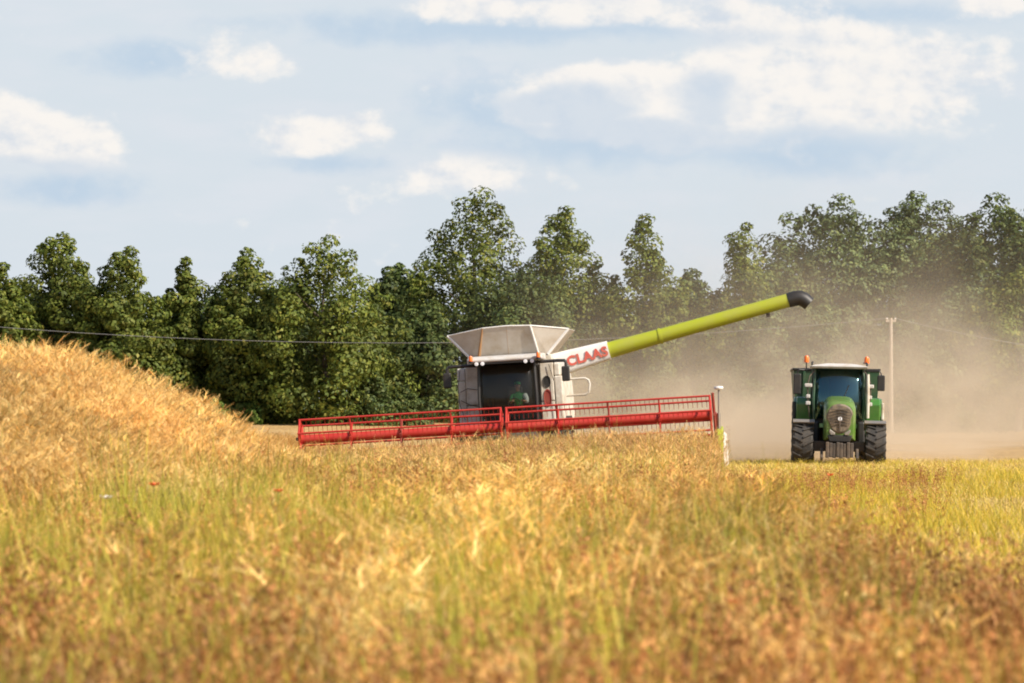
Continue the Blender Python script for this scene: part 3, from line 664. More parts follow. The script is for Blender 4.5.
# ------------------------------------------------------------------ driver in the combine cab
def person(name, label, loc, rot):
    t = empty(name, loc, rot); tag(t, label, 'person')
    # seated, facing -y; hips at origin
    J = {'pelvis':(0,0,.10),'belly':(0,.03,.28),'chest':(0,.04,.46),'neck0':(0,.03,.58),'neck':(0,0,.66),'head0':(0,-.02,.74),'head1':(0,-.02,.86),
         'shL':(-.19,.03,.53),'elL':(-.25,-.12,.30),'wrL':(-.16,-.38,.34),'haL':(-.13,-.45,.36),
         'shR':(.19,.03,.53),'elR':(.27,-.10,.30),'wrR':(.20,-.36,.34),'haR':(.16,-.43,.36),
         'hipL':(-.10,-.02,.09),'knL':(-.15,-.46,.11),'anL':(-.14,-.50,-.30),'toL':(-.14,-.64,-.35),
         'hipR':(.10,-.02,.09),'knR':(.15,-.46,.11),'anR':(.14,-.50,-.30),'toR':(.14,-.64,-.35)}
    rad = {'pelvis':.14,'belly':.135,'chest':.14,'neck0':.075,'neck':.055,'head0':.075,'head1':.085,'shL':.07,'shR':.07,'elL':.045,'elR':.045,'wrL':.03,'wrR':.03,'haL':.038,'haR':.038,
           'hipL':.09,'hipR':.09,'knL':.062,'knR':.062,'anL':.042,'anR':.042,'toL':.035,'toR':.035}
    E = [('pelvis','belly'),('belly','chest'),('chest','neck0'),('neck0','neck'),('neck','head0'),('head0','head1'),('chest','shL'),('shL','elL'),('elL','wrL'),('wrL','haL'),('chest','shR'),('shR','elR'),('elR','wrR'),('wrR','haR'),
         ('pelvis','hipL'),('hipL','knL'),('knL','anL'),('anL','toL'),('pelvis','hipR'),('hipR','knR'),('knR','anR'),('anR','toR')]
    names = list(J)
    V = [J[k] for k in names]; rr = [rad[k] for k in names]; ed = [(names.index(a), names.index(b_)) for a, b_ in E]
    for s, wr in ((-1,'haL'),(1,'haR')):                               # five fingers closing round the wheel
        h = J[wr]
        for k, (dx, ln) in enumerate(((-.032,.055),(-.011,.065),(.011,.06),(.03,.048))):
            i0 = len(V); V += [(h[0]+dx, h[1]-.035, h[2]), (h[0]+dx, h[1]-.035-ln*.5, h[2]-.01), (h[0]+dx, h[1]-.03-ln*.6, h[2]-.045)]; rr += [.012,.010,.008]
            ed += [(names.index(wr), i0), (i0, i0+1), (i0+1, i0+2)]
        i0 = len(V); V += [(h[0]-s*.04, h[1]-.005, h[2]+.012), (h[0]-s*.055, h[1]-.045, h[2]+.005)]; rr += [.013,.010]; ed += [(names.index(wr), i0), (i0, i0+1)]
    me = bpy.data.meshes.new('body'); me.from_pydata(V, ed, [])
    o = bpy.data.objects.new('body', me); COL.objects.link(o)
    o.modifiers.new('skin', 'SKIN'); sv = me.skin_vertices[0].data
    for i, r_ in enumerate(rr): sv[i].radius = (r_, r_*.92)
    sv[0].use_root = True
    sd = o.modifiers.new('sub', 'SUBSURF'); sd.levels = 2; sd.render_levels = 2
    bpy.context.view_layer.update()
    m2 = bpy.data.meshes.new_from_object(o.evaluated_get(bpy.context.evaluated_depsgraph_get()))
    bpy.data.objects.remove(o)
    for m in ('skin','shirt','trouser'): m2.materials.append(M[m])
    for f in m2.polygons:
        c = f.center; f.use_smooth = True
        if c.z > .63: f.material_index = 0
        elif c.z > .20 and c.y > -.13: f.material_index = 1
        elif c.y < -.13 and c.z > .24: f.material_index = 0
        else: f.material_index = 2
    body = bpy.data.objects.new('body', m2); COL.objects.link(body); body.parent = t
    MB().lathe([(-.02,.004),(-.005,.016),(.03,.006)], (0,-.112,.80), 8, 'z').build('nose', M['skin'], t, smooth=True)
    for s in (-1,1):
        MB().lathe([(-.012,.012),(.012,.012)], (s*.085,-.01,.81), 8, 'x').build('ear', M['skin'], t, smooth=True)
        MB().lathe([(-.004,.004),(0,.010),(.004,.004)], (s*.03,-.096,.825), 8, 'y').build('eye', M['black'], t)
    MB().box(-.022,.022,-.100,-.094,.756,.762).build('mouth', M['dkred'], t)
    q = MB(); q.lathe([(0,.098),(.03,.100),(.07,.080),(.095,.03),(.10,.004)], (0,-.015,.845), 18, 'z')
    q.prism([(-.08,-.09),(-.07,-.17),(.0,-.20),(.07,-.17),(.08,-.09)], .845, .858, 'z'); q.build('cap', M['shirt'], t, smooth=True)
    q = MB(); q.tube([(.20,.02,.52),(.262,-.05,.39),(.27,-.10,.32)], [.085,.068,.06], 10); q.tube([(.27,-.10,.31),(.24,-.23,.325)], [.058,.05], 10); q.build('sleeve', M['whitecloth'], t, smooth=True)
    return t
mw = Matrix.LocRotScale(CH.location, CH.rotation_euler, None)
pp = mw @ Vector((.26,-1.40,2.14))
person('person', 'person in a green cap and shirt with white sleeve seated behind the harvester windscreen', pp, CH.rotation_euler)

# ------------------------------------------------------------------ tractor
TX, TY = 9.82, 128.4
TR = empty('tractor', (TX, TY, g1(TX, TY) - .03), (0, R(1.2), R(-3)))
TR.scale = (1.04, 1.04, 1.04)
tag(TR, 'green tractor with dark grille and amber beacons driving towards the viewer', 'tractor')
def build_tractor(p):
    for s in (-1, 1):
        wheel(p, s*1.05, 0, .68, .58, 17); wheel(p, s*1.0, 2.75, .98, .66, 20)
        q = MB(); arc = [(.78*math.cos(R(a)), .68+.76*math.sin(R(a))) for a in range(40, 118, 11)]
        inner = [(.72*math.cos(R(a)), .68+.72*math.sin(R(a))) for a in range(117, 39, -11)]
        x0, x1 = sorted((s*.72, s*1.34)); q.prism(arc+inner, x0, x1, 'x'); q.build('front_mudguard', M['steel'], p)
        q = MB(); arc = [(2.75+1.14*math.cos(R(a)), .98+1.10*math.sin(R(a))) for a in range(20, 196, 14)]
        inner = [(2.75+1.08*math.cos(R(a)), .98+1.03*math.sin(R(a))) for a in range(188, 19, -14)]
        x0, x1 = sorted((s*.70, s*1.30)); q.prism(arc+inner, x0, x1, 'x')
        x0, x1 = sorted((s*.80, s*1.22)); q.prism([(1.60,1.30),(1.52,1.9),(1.75,2.06),(2.1,2.1),(2.1,1.3)], x0, x1, 'x')
        q.build('rear_mudguard', M['green'], p, bevel=.04)
        q = MB(); x0, x1 = sorted((s*1.225, s*1.36)); q.box(x0+.03, x1-.02, 1.66, 1.74, 1.45, 1.95); q.build('side_marker', M['cream'] if s > 0 else M['black'], p, bevel=.03)
        # mirrors
        m = empty('mirror', (s*1.22, 1.15, 2.58)); m.parent = p
        MB().tube([(-s*.40,.1,.28),(-s*.05,0,.30),(0,0,.22),(0,0,.1)], .025, 6).build('mirror_arm', M['black'], m, smooth=True)
        MB().box(-.11,.11,-.06,.06,-.42 if s < 0 else -.28,.18).build('mirror_housing', M['black'], m, bevel=.03)
        # beacons on stalks
        bq = empty('beacon', (s*.88-.08, 1.5, 2.84)); bq.parent = p
        MB().tube([(-s*.14,0,.02),(0,0,.05),(0,0,.26)], .022, 6).build('beacon_stalk', M['black'], bq)
        MB().lathe([(0,.075),(.06,.075),(.15,.07),(.19,.05),(.2,.01)], (0,0,.26), 14, 'z').build('beacon_lens', M['amber'], bq, smooth=True)
        # work lamps beside the cab
        for z, w_ in ((2.42,.11),(2.10,.06),(1.90,.07)):
            q = MB(); q.box(s*.90-w_, s*.90+w_, 1.02, 1.14, z-.05, z+.06); q.build('work_lamp', M['greypaint'], p, bevel=.025)
        MB().tube([(s*.72,1.2,2.86),(s*.86,1.1,2.7),(s*.92,1.08,2.42),(s*.90,1.1,1.9),(s*.84,1.2,1.5)], .02, 6).build('lamp_bracket', M['dark'], p, smooth=True)
    MB().box(-.75,.75,-.16,.16,.52,.82).build('front_axle', M['dark'], p, bevel=.04)
    MB().box(-.34,.34,-.35,2.6,.62,1.15).build('chassis', M['dark'], p, bevel=.04)
    MB().box(-.8,.8,2.6,2.9,.75,1.2).build('rear_axle', M['dark'], p, bevel=.04)
    # bonnet: rounded sections rising to the windscreen
    def sec(y, w, z0, z1, n=12):
        pts = [(-w, y, z0)]
        for k in range(n+1):
            t = math.pi - math.pi*k/n
            pts.append((w*math.copysign(abs(math.cos(t))**.55, math.cos(t)), y, z1-.38 + .38*abs(math.sin(t))**.6))
        return pts + [(w, y, z0)]
    q = MB(); q.loft([sec(-.70,.38,.92,1.88), sec(-.60,.44,.85,1.95), sec(-.35,.46,.85,2.0), sec(.4,.46,.9,2.08), sec(1.12,.44,1.0,2.14)])
    q.build('bonnet', M['lgreen'], p, smooth=True)
    q = MB(); rows = []                                               # grille shield on the nose
    def gl(z0, z1, w, y):
        return [(w*math.cos(t)*(1.0 if math.sin(t) > 0 else .82), y + .05*abs(math.cos(t)), (z0+z1)/2 + (z1-z0)/2*math.copysign(abs(math.sin(t))**.75, math.sin(t))) for t in [2*math.pi*k/24 for k in range(24)]]
    q.loft([gl(1.04,1.91,.40,-.56), gl(1.05,1.90,.40,-.735), gl(1.10,1.85,.36,-.775)]); q.build('grille', M['grille'], p, smooth=True)
    q = MB()
    for k in range(6): q.box(-.27,.27,-.795,-.772,1.32+.08*k,1.338+.08*k)
    q.box(-.018,.018,-.80,-.766,1.12,1.52); q.build('grille_bar', M['dark'], p)
    q = MB(); q.lathe([(0,.06),(.015,.055)], (0,-.80,1.47), 14, 'y'); q.build('badge', M['lamp'], p)
    for s in (-1, 1):
        q = MB(); q.prism([(s*.13,1.06),(s*.29,1.17),(s*.31,1.10),(s*.26,1.0),(s*.14,1.0)], -.775, -.69, 'y'); q.build('headlight', M['steel'], p, bevel=.015)
    q = MB(); q.prism([(-.30,.80),(-.36,1.0),(.36,1.0),(.30,.80)], -.75, -.4, 'y'); q.build('bumper', M['black'], p, bevel=.03)
    q = MB(); [q.box(-.40+.1*k,-.303+.1*k,-.95+.01*(k%3),-.5,.34+.02*(k%2),.80-.02*(k%3)) for k in range(8)]; q.prism([(-.95,.25),(-.6,.35),(-.45,.6),(-.6,.62),(-1.0,.36)], -.55, -.47, 'x'); q.prism([(-.95,.25),(-.6,.35),(-.45,.6),(-.6,.62),(-1.0,.36)], .47, .55, 'x')
    q.build('front_linkage', M['dark'], p, bevel=.02)
    # cab
    MB().box(-.72,.72,1.2,2.7,1.32,1.46).build('cab_floor', M['dark'], p)
    for x, y, yt in ((-.70,1.14,1.3),(.70,1.14,1.3),(-.74,2.7,2.62),(.74,2.7,2.62)):
        MB().tube([(x,y,1.42),(x*1.06,y-.03,2.1),(x*.98,yt,2.93)], .045, 8).build('cab_pillar', M['dkgreen'], p, smooth=True)
    q = MB(); rows = []
    for z, y in ((1.46,1.10),(2.0,1.08),(2.5,1.16),(2.92,1.28)): rows.append([(x, y-.14*(1-(x/.7)**2), z) for x in np.linspace(-.67,.67,9)])
    q.loft(rows, cap=False, closed=False); q.build('windscreen', M['tglass'], p, solid=.008, smooth=True)
    for s in (-1, 1): MB().add([(s*.73,1.18,1.46),(s*.75,2.66,1.46),(s*.72,2.6,2.92),(s*.69,1.32,2.92)], [(0,1,2,3)]).build('side_window', M['tglass'], p, solid=.008)
    MB().add([(-.72,2.70,1.46),(.72,2.70,1.46),(.70,2.62,2.92),(-.70,2.62,2.92)], [(0,1,2,3)]).build('rear_window', M['tglass'], p, solid=.008)
    q = MB(); q.loft([[(-.82,1.02,2.93),(.82,1.02,2.93),(.82,2.85,2.93),(-.82,2.85,2.93)],[(-.84,.98,3.0),(.84,.98,3.0),(.84,2.9,3.0),(-.84,2.9,3.0)],[(-.70,1.1,3.035),(.70,1.1,3.035),(.70,2.8,3.05),(-.70,2.8,3.05)],[(-.35,1.2,3.08),(.35,1.2,3.08),(.35,2.7,3.09),(-.35,2.7,3.09)]])
    q.build('cab_roof', M['greypaint'], p, bevel=.02)
    q = MB(); [q.tube([(x0,1.06,3.02),(x0,1.1,3.10),(x0*.94,2.6,3.12)], .03, 6) for x0 in (-.8,)]; q.build('roof_rail', M['black'], p)
    MB().tube([(.8,1.06,3.02),(.8,1.1,3.10),(.75,2.6,3.12)], .03, 6).build('roof_rail', M['black'], p)
    MB().tube([(.05,.93,1.62),(.10,.95,2.0),(.28,1.0,2.45)], .014, 5).build('wiper', M['black'], p)
    q = MB(); q.box(-.30,.30,2.0,2.5,1.46,1.95); q.box(-.27,.27,2.42,2.56,1.95,2.65); q.build('driver_seat', M['fabric'], p, bevel=.05)
    q = MB(); q.tube([(.2*math.cos(t*math.pi/9), 1.68+.10*math.sin(t*math.pi/9), 2.06+.16*math.sin(t*math.pi/9)) for t in range(19)], .016, 8); q.tube([(0,1.55,1.5),(0,1.66,2.05)], .04, 8)
    q.build('steering_wheel', M['black'], p, smooth=True)
    MB().tube([(.84,1.0,1.5),(.84,1.0,2.2),(.83,1.02,2.78)], [.05,.05,.045], 12).build('exhaust', M['cream'], p, smooth=True)
    MB().box(-.78,-.55,1.0,1.6,.7,1.4).build('fuel_tank', M['black'], p, bevel=.06); MB().box(.55,.78,1.0,1.6,.7,1.4).build('fuel_tank', M['black'], p, bevel=.06)
build_tractor(TR)
# trailer behind
t = empty('grain_trailer', (TX + .30, TY + 5.2, g1(TX, TY+5.2)), (0, R(.8), R(-3)))
tag(t, 'dark green grain trailer hitched behind the tractor, mostly hidden by the cab', 'trailer')
q = MB(); q.loft([[(-1.22,0,1.15),(1.22,0,1.15),(1.22,6,1.15),(-1.22,6,1.15)],[(-1.34,-.1,2.98),(1.34,-.1,2.98),(1.34,6.1,2.98),(-1.34,6.1,2.98)],[(-1.28,-.04,2.98),(1.28,-.04,2.98),(1.28,6.04,2.98),(-1.28,6.04,2.98)],[(-1.16,.06,1.3),(1.16,.06,1.3),(1.16,5.94,1.3),(-1.16,5.94,1.3)]])
q.build('hopper', M['dkgreen'], t)
q = MB(); q.tube([(-1.34,-.12,3.02),(1.34,-.12,3.02),(1.34,6.1,3.02),(-1.34,6.1,3.02),(-1.34,-.12,3.02)], .045, 6); q.build('top_rail', M['black'], t)
for x in (-1.0,-.5,.5,1.0): MB().box(x-.04,x+.04,-.16,-.11,1.2,2.96).build('rib', M['dkgreen'], t)
MB().box(-.5,.5,-.9,6,.85,1.14).build('chassis', M['dark'], t); MB().tube([(0,-2.2,.65),(0,-.8,.95)], .08, 8).build('drawbar', M['dark'], t)
for s in (-1,1):
    for y in (2.6, 4.2): wheel(t, s*.98, y, .6, .5, 16)

# ------------------------------------------------------------------ trees
def crown_mesh(H, Rr, shape, seed, ncl=80, per=150, leaf=.3, low=.04):
    rg = np.random.default_rng(seed); P, Nn = [], []
    ph = rg.uniform(0, 6.28, 6)
    ts = np.linspace(0, 1, 9)
    prof = {'ovate':[.62,.88,1,.98,.90,.76,.58,.36,.13], 'round':[.55,.75,.9,1,1,.95,.84,.62,.25], 'spire':[.80,.95,.97,.88,.74,.56,.40,.25,.09], 'bush':[.8,1,1,.95,.85,.7,.55,.35,.15]}[shape]
    cl = []
    npl = max(5, int(ncl/(6. if shape == 'round' else 7.5)))
    for k in range(npl):                                               # upright boughs, each a ragged plume
        ang = 2*math.pi*(k*.618+rg.uniform(-.1,.1)); f = math.sqrt((k+.3*rg.random())/npl) if k > 3 else (.12+.11*k if shape != 'spire' else .05+.09*k)
        env = {'ovate':1-.38*max(0,(f-.32)/.68)**1.35,'round':1-.27*f**3.0,'spire':1-.50*f**1.5,'bush':1-.5*f**1.8}[shape]
        top_ = H*env*(rg.uniform(.90,.985) if k < 4 else rg.uniform(.80,1.03)) if k else H
        z = top_; sdep = 0.
        while z > H*low:
            t = z/H; pr = np.interp(t, ts, prof)*(1+.16*math.sin(2*ang+ph[0]+4*t)+.12*math.sin(11*t+ph[1]+ang))
            cr = Rr*min((.16 if shape == 'round' else .13)+.24*(sdep/Rr)**.7, .30)*rg.uniform(.6,1.35)
            rad = Rr*f*.92*min(1., .55+.6*pr) if shape != 'round' else Rr*f*.95*min(1.,.6+.5*pr)
            jit = min(.04*Rr+.30*sdep, .30*Rr)
            if rg.random() > .10 or sdep < .5*Rr: cl.append((rad*math.cos(ang)+rg.normal(0,jit*.6), rad*math.sin(ang)+rg.normal(0,jit*.6), z-cr*.6, cr))
            st = cr*rg.uniform(.95,1.5); z -= st; sdep += st
    for (x, y, z, cr) in cl:
        n = int(per*min(2.2,(.12+(cr/(Rr*.2))**1.5*.9))); d = rg.normal(size=(n,3)); d /= np.linalg.norm(d, axis=1)[:,None]
        r = cr*rg.uniform(.35,1.1,n)**.45; pos = np.array([x,y,z]) + d*r[:,None]*np.array([1.1,1.1,.72])
        out = pos - np.array([0,0,H*.45]); out /= np.linalg.norm(out,axis=1)[:,None]
        nn = d*.95 + out*.3 + np.array([0,0,.3]) + rg.normal(size=(n,3))*.42
        P.append(pos); Nn.append(nn/np.linalg.norm(nn,axis=1)[:,None])
    P = np.concatenate(P); Nn = np.concatenate(Nn); keep = P[:,2] > .05; P, Nn = P[keep], Nn[keep]; n = len(P)
    u = np.cross(Nn, rg.normal(size=(n,3))); u /= np.linalg.norm(u,axis=1)[:,None]; w = np.cross(Nn, u)
    s = leaf*rg.uniform(.45,1.1,n)[:,None]
    fold = Nn*s*.18
    V = np.stack([P-u*s*.62, P-w*s*.38+fold, P+u*s*.62, P+w*s*.38+fold], 1).reshape(-1,3)
    me = bpy.data.meshes.new('crown'); me.vertices.add(4*n); me.vertices.foreach_set('co', V.ravel().astype(np.float32))
    me.loops.add(4*n); me.loops.foreach_set('vertex_index', np.arange(4*n, dtype=np.int32))
    me.polygons.add(n); me.polygons.foreach_set('loop_start', np.arange(0,4*n,4,dtype=np.int32)); me.polygons.foreach_set('loop_total', np.full(n,4,np.int32))
    me.update(calc_edges=True); me.validate()
    return me

BACK = 1
LEAF = {
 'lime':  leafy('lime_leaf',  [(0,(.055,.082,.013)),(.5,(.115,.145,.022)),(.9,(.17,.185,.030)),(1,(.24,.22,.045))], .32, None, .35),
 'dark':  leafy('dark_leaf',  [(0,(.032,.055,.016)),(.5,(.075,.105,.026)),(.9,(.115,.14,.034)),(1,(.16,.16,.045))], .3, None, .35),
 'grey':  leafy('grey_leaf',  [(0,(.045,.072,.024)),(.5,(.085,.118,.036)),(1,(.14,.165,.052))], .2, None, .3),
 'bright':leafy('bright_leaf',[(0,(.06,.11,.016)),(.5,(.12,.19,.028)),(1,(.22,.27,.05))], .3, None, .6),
}
def tree(name, label, cat, px, top, wpx, d, shape, mat, seed, ncl=80, per=150, leaf=.30, low=.04, bark='bark', group='trees along the field edge'):
    x = (px-512)/4267*d; z = g1(x, d); H = (407-top)/4267*d + EYE - z; Rr = wpx*.66/4267*d
    t = empty(name, (x, d, z-.05)); tag(t, label, cat, group)
    me = crown_mesh(H, Rr, shape, seed, ncl, per, leaf, low); me.materials.append(LEAF[mat])
    o = bpy.data.objects.new('crown', me); COL.objects.link(o); o.parent = t
    rg = random.Random(seed); b = MB(); r0 = max(.06, H*.018)
    b.tube([(0,0,0),(.05*Rr*rg.uniform(-1,1),0,H*.25),(.08*Rr*rg.uniform(-1,1),.05*Rr,H*.55),(0,0,H*.8)], [r0*1.25,r0,r0*.55,r0*.1], 9)
    for k in range(9 if H > 4 else 4):
        h = H*rg.uniform(.12,.55); a = rg.uniform(0,6.28); ln = Rr*rg.uniform(.3,.5)
        b.tube([(0,0,h),(math.cos(a)*ln*.5,math.sin(a)*ln*.5,h+ln*.35),(math.cos(a)*ln,math.sin(a)*ln,h+ln*.8)], [r0*.45,r0*.28,r0*.08], 6)
    b.build('trunk', M[bark], t, smooth=True)
    return t
D0 = 236
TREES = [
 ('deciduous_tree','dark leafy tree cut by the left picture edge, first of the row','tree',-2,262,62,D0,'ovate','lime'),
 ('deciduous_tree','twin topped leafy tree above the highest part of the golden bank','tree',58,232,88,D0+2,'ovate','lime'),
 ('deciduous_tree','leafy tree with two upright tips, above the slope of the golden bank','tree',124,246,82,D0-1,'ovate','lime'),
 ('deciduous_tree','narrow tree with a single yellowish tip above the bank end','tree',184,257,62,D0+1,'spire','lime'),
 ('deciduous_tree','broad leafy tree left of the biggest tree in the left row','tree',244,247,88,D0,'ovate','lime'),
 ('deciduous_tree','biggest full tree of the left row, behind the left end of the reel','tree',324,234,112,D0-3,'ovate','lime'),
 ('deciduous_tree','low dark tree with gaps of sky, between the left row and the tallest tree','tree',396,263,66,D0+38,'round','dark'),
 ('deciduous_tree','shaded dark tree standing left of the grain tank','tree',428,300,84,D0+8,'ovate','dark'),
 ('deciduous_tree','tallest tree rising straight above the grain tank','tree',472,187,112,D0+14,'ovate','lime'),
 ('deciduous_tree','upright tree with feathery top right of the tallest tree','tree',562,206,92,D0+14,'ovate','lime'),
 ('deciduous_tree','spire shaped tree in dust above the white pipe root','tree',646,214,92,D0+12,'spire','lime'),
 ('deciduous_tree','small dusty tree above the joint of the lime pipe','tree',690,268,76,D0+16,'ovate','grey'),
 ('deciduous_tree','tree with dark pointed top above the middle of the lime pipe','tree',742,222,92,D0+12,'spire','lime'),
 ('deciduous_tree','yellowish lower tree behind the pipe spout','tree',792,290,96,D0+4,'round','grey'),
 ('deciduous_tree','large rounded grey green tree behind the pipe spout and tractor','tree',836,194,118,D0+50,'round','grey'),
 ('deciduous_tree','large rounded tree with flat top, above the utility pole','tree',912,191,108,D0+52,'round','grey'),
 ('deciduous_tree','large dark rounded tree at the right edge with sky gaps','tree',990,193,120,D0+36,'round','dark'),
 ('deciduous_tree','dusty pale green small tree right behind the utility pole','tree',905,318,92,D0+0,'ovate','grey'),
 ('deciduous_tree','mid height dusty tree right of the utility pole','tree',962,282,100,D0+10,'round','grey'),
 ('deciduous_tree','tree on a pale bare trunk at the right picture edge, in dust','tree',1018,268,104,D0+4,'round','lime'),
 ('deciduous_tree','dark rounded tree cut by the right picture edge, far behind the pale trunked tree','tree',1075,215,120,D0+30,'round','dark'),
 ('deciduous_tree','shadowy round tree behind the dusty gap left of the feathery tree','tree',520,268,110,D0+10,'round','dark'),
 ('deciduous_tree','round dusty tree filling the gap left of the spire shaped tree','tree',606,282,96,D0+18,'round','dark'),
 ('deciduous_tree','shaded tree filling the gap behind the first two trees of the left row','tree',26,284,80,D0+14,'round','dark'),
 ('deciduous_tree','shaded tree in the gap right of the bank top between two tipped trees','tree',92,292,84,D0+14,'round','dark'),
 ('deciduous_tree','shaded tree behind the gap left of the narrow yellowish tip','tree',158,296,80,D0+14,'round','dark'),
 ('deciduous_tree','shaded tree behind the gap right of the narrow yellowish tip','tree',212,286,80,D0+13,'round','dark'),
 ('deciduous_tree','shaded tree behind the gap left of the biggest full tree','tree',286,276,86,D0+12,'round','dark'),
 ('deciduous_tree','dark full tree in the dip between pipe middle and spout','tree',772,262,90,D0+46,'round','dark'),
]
for i, a in enumerate(TREES):
    big = a[5]
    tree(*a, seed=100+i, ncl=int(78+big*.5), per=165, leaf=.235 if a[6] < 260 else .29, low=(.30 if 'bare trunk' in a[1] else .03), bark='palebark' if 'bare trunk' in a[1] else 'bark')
SHR = [
 (214,398,30,'bright','bright green bush at the foot of the left tree row beside the bank'),
 (254,400,34,'bright','low light green bush below the biggest left tree'),
 (286,398,40,'lime','leafy bush at the tree foot just above the reel end'),
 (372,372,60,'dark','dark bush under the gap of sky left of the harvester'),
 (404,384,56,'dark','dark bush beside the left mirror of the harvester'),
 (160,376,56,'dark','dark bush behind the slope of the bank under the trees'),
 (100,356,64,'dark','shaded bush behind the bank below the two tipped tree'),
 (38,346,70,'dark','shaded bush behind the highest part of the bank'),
 (600,352,90,'grey','dusty bush under the white root of the pipe'),
 (664,360,90,'grey','dusty bush under the joint of the lime pipe'),
 (735,366,90,'grey','dusty bush between the antenna pole and the tractor'),
 (550,350,80,'dark','dim bush close behind the grain tank'),
 (940,386,100,'grey','dusty bush right of the utility pole foot'),
]
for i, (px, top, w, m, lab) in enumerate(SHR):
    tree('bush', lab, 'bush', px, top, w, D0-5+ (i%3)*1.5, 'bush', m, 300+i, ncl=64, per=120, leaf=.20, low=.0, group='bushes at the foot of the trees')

# ------------------------------------------------------------------ power line
px_, py_ = (891-512)/4267*228, 228
pz = g1(px_, py_)
t = empty('utility_pole', (px_, py_, pz)); tag(t, 'slim pale utility pole with short crossarm standing in the dust right of the tractor', 'utility pole')
PH = (407-318)/4267*228 + EYE - pz
MB().tube([(0,0,-.3),(0,0,PH*.5),(0,0,PH)], [.13,.11,.085], 12).build('post', M['wood'], t, smooth=True)
MB().box(-.27,.27,-.05,.05,PH-.22,PH-.10).build('crossarm', M['wood'], t, bevel=.01)
for x in (-.22, .22): MB().lathe([(0,.03),(.03,.06),(.09,.06),(.12,.03)], (x,0,PH-.10), 10, 'z').build('insulator', M['concrete'], t, smooth=True)
def wire(name, label, A, Bp, sag, r=.017):
    pts = []
    for k in range(41):
        s = k/40; pts.append((A[0]+(Bp[0]-A[0])*s, A[1]+(Bp[1]-A[1])*s, A[2]+(Bp[2]-A[2])*s - sag*4*s*(1-s)))
    tag(MB().tube(pts, r, 5).build(name, M['wire'], None, smooth=True), label, 'cable')
top = pz+PH-.02
AL = ((-60-512)/4267*222, 222, (407-322)/4267*222+EYE)
wire('power_line', 'thin dark wire slung across the trees from the left edge to the pole', AL, (px_-.22, py_, top), 1.2)
wire('power_line', 'thin wire leaving the pole towards the right edge', (px_+.22, py_, top), (40, 232, top-2.6), .5)

# ------------------------------------------------------------------ dust
def dust(name, label, x0, x1, y0, y1, z0, z1, build_density, col, aniso=.25):
    c = Vector(((x0+x1)/2, (y0+y1)/2, 0))
    b = MB().box(x0-c.x, x1-c.x, y0-c.y, y1-c.y, z0, z1)
    m, nt, N, L = mat_new(name)
    out = N.new('ShaderNodeOutputMaterial'); v = N.new('ShaderNodeVolumePrincipled')
    v.inputs['Color'].default_value = col; v.inputs['Anisotropy'].default_value = aniso
    tc = N.new('ShaderNodeTexCoord'); sp = N.new('ShaderNodeSeparateXYZ'); L.new(tc.outputs['Object'], sp.inputs[0])
    def math_(op, a, b_=None, c_=None):
        n = N.new('ShaderNodeMath'); n.operation = op
        for i, q in enumerate((a, b_, c_)):
            if q is None: continue
            if isinstance(q, (int, float)): n.inputs[i].default_value = q
            else: L.new(q, n.inputs[i])
        return n.outputs[0]
    def ramp(val, a, b_, lo=0., hi=1.):
        n = N.new('ShaderNodeMapRange'); n.interpolation_type = 'SMOOTHSTEP'; L.new(val, n.inputs[0])
        for i, q in enumerate((a, b_, lo, hi)): n.inputs[i+1].default_value = q
        return n.outputs[0]
    def noise(scale, sc=(1,1,1), det=4, rough=.55):
        mp = N.new('ShaderNodeMapping'); mp.inputs['Scale'].default_value = sc; L.new(tc.outputs['Object'], mp.inputs[0])
        n = N.new('ShaderNodeTexNoise'); n.inputs['Scale'].default_value = scale; n.inputs['Detail'].default_value = det; n.inputs['Roughness'].default_value = rough
        L.new(mp.outputs[0], n.inputs['Vector']); return n.outputs['Fac']
    d = build_density(sp.outputs, math_, ramp, noise, c)
    L.new(d, v.inputs['Density']); L.new(v.outputs[0], out.inputs['Volume'])
    try: m.cycles.volume_sampling = 'MULTIPLE_IMPORTANCE'
    except Exception: pass
    o = b.build(name, m, None); o.location = c
    tag(o, label, 'dust', kind='stuff'); return o
def dens_right(s, mt, rp, nz, c):
    x, y, z = s[0], s[1], s[2]
    X = mt('ADD', x, c.x)
    low = mt('MULTIPLY', mt('POWER', 2.718, mt('MULTIPLY', z, -1/1.9)), .066)
    lx = rp(X, 4.0, 11.0)
    hi = mt('MULTIPLY', mt('MULTIPLY', rp(z, 12.0, 2.0), .0026), rp(X, -4.5, 8.0, .0, 1.))
    mid = mt('MULTIPLY', mt('MULTIPLY', rp(z, 7.5, 1.0), .0085), mt('ADD', rp(X, -1.5, 3.5), mt('MULTIPLY', rp(X, -.5, 2.5), rp(X, 10., 5.5))))
    edge = mt('MULTIPLY', rp(y, -42., -33.), rp(y, 43., 28.))
    n = mt('MULTIPLY', mt('MULTIPLY', rp(nz(.20, (1,.45,1.15), 6, .62), .44, .60, .08, 1.), rp(nz(.075, (1,.4,1.3), 2, .5), .36, .62, .25, 1.)), 3.0)
    d = mt('ADD', mt('ADD', mt('MULTIPLY', low, lx), hi), mid)
    d = mt('MULTIPLY', mt('MULTIPLY', d, n), edge)
    return mt('MULTIPLY', d, 1.0)
dust('dust', 'tan dust cloud rolling behind the harvester and tractor across the tree line', -10, 52, 132, 218, -1.2, 15, dens_right, (.88,.76,.59,1))

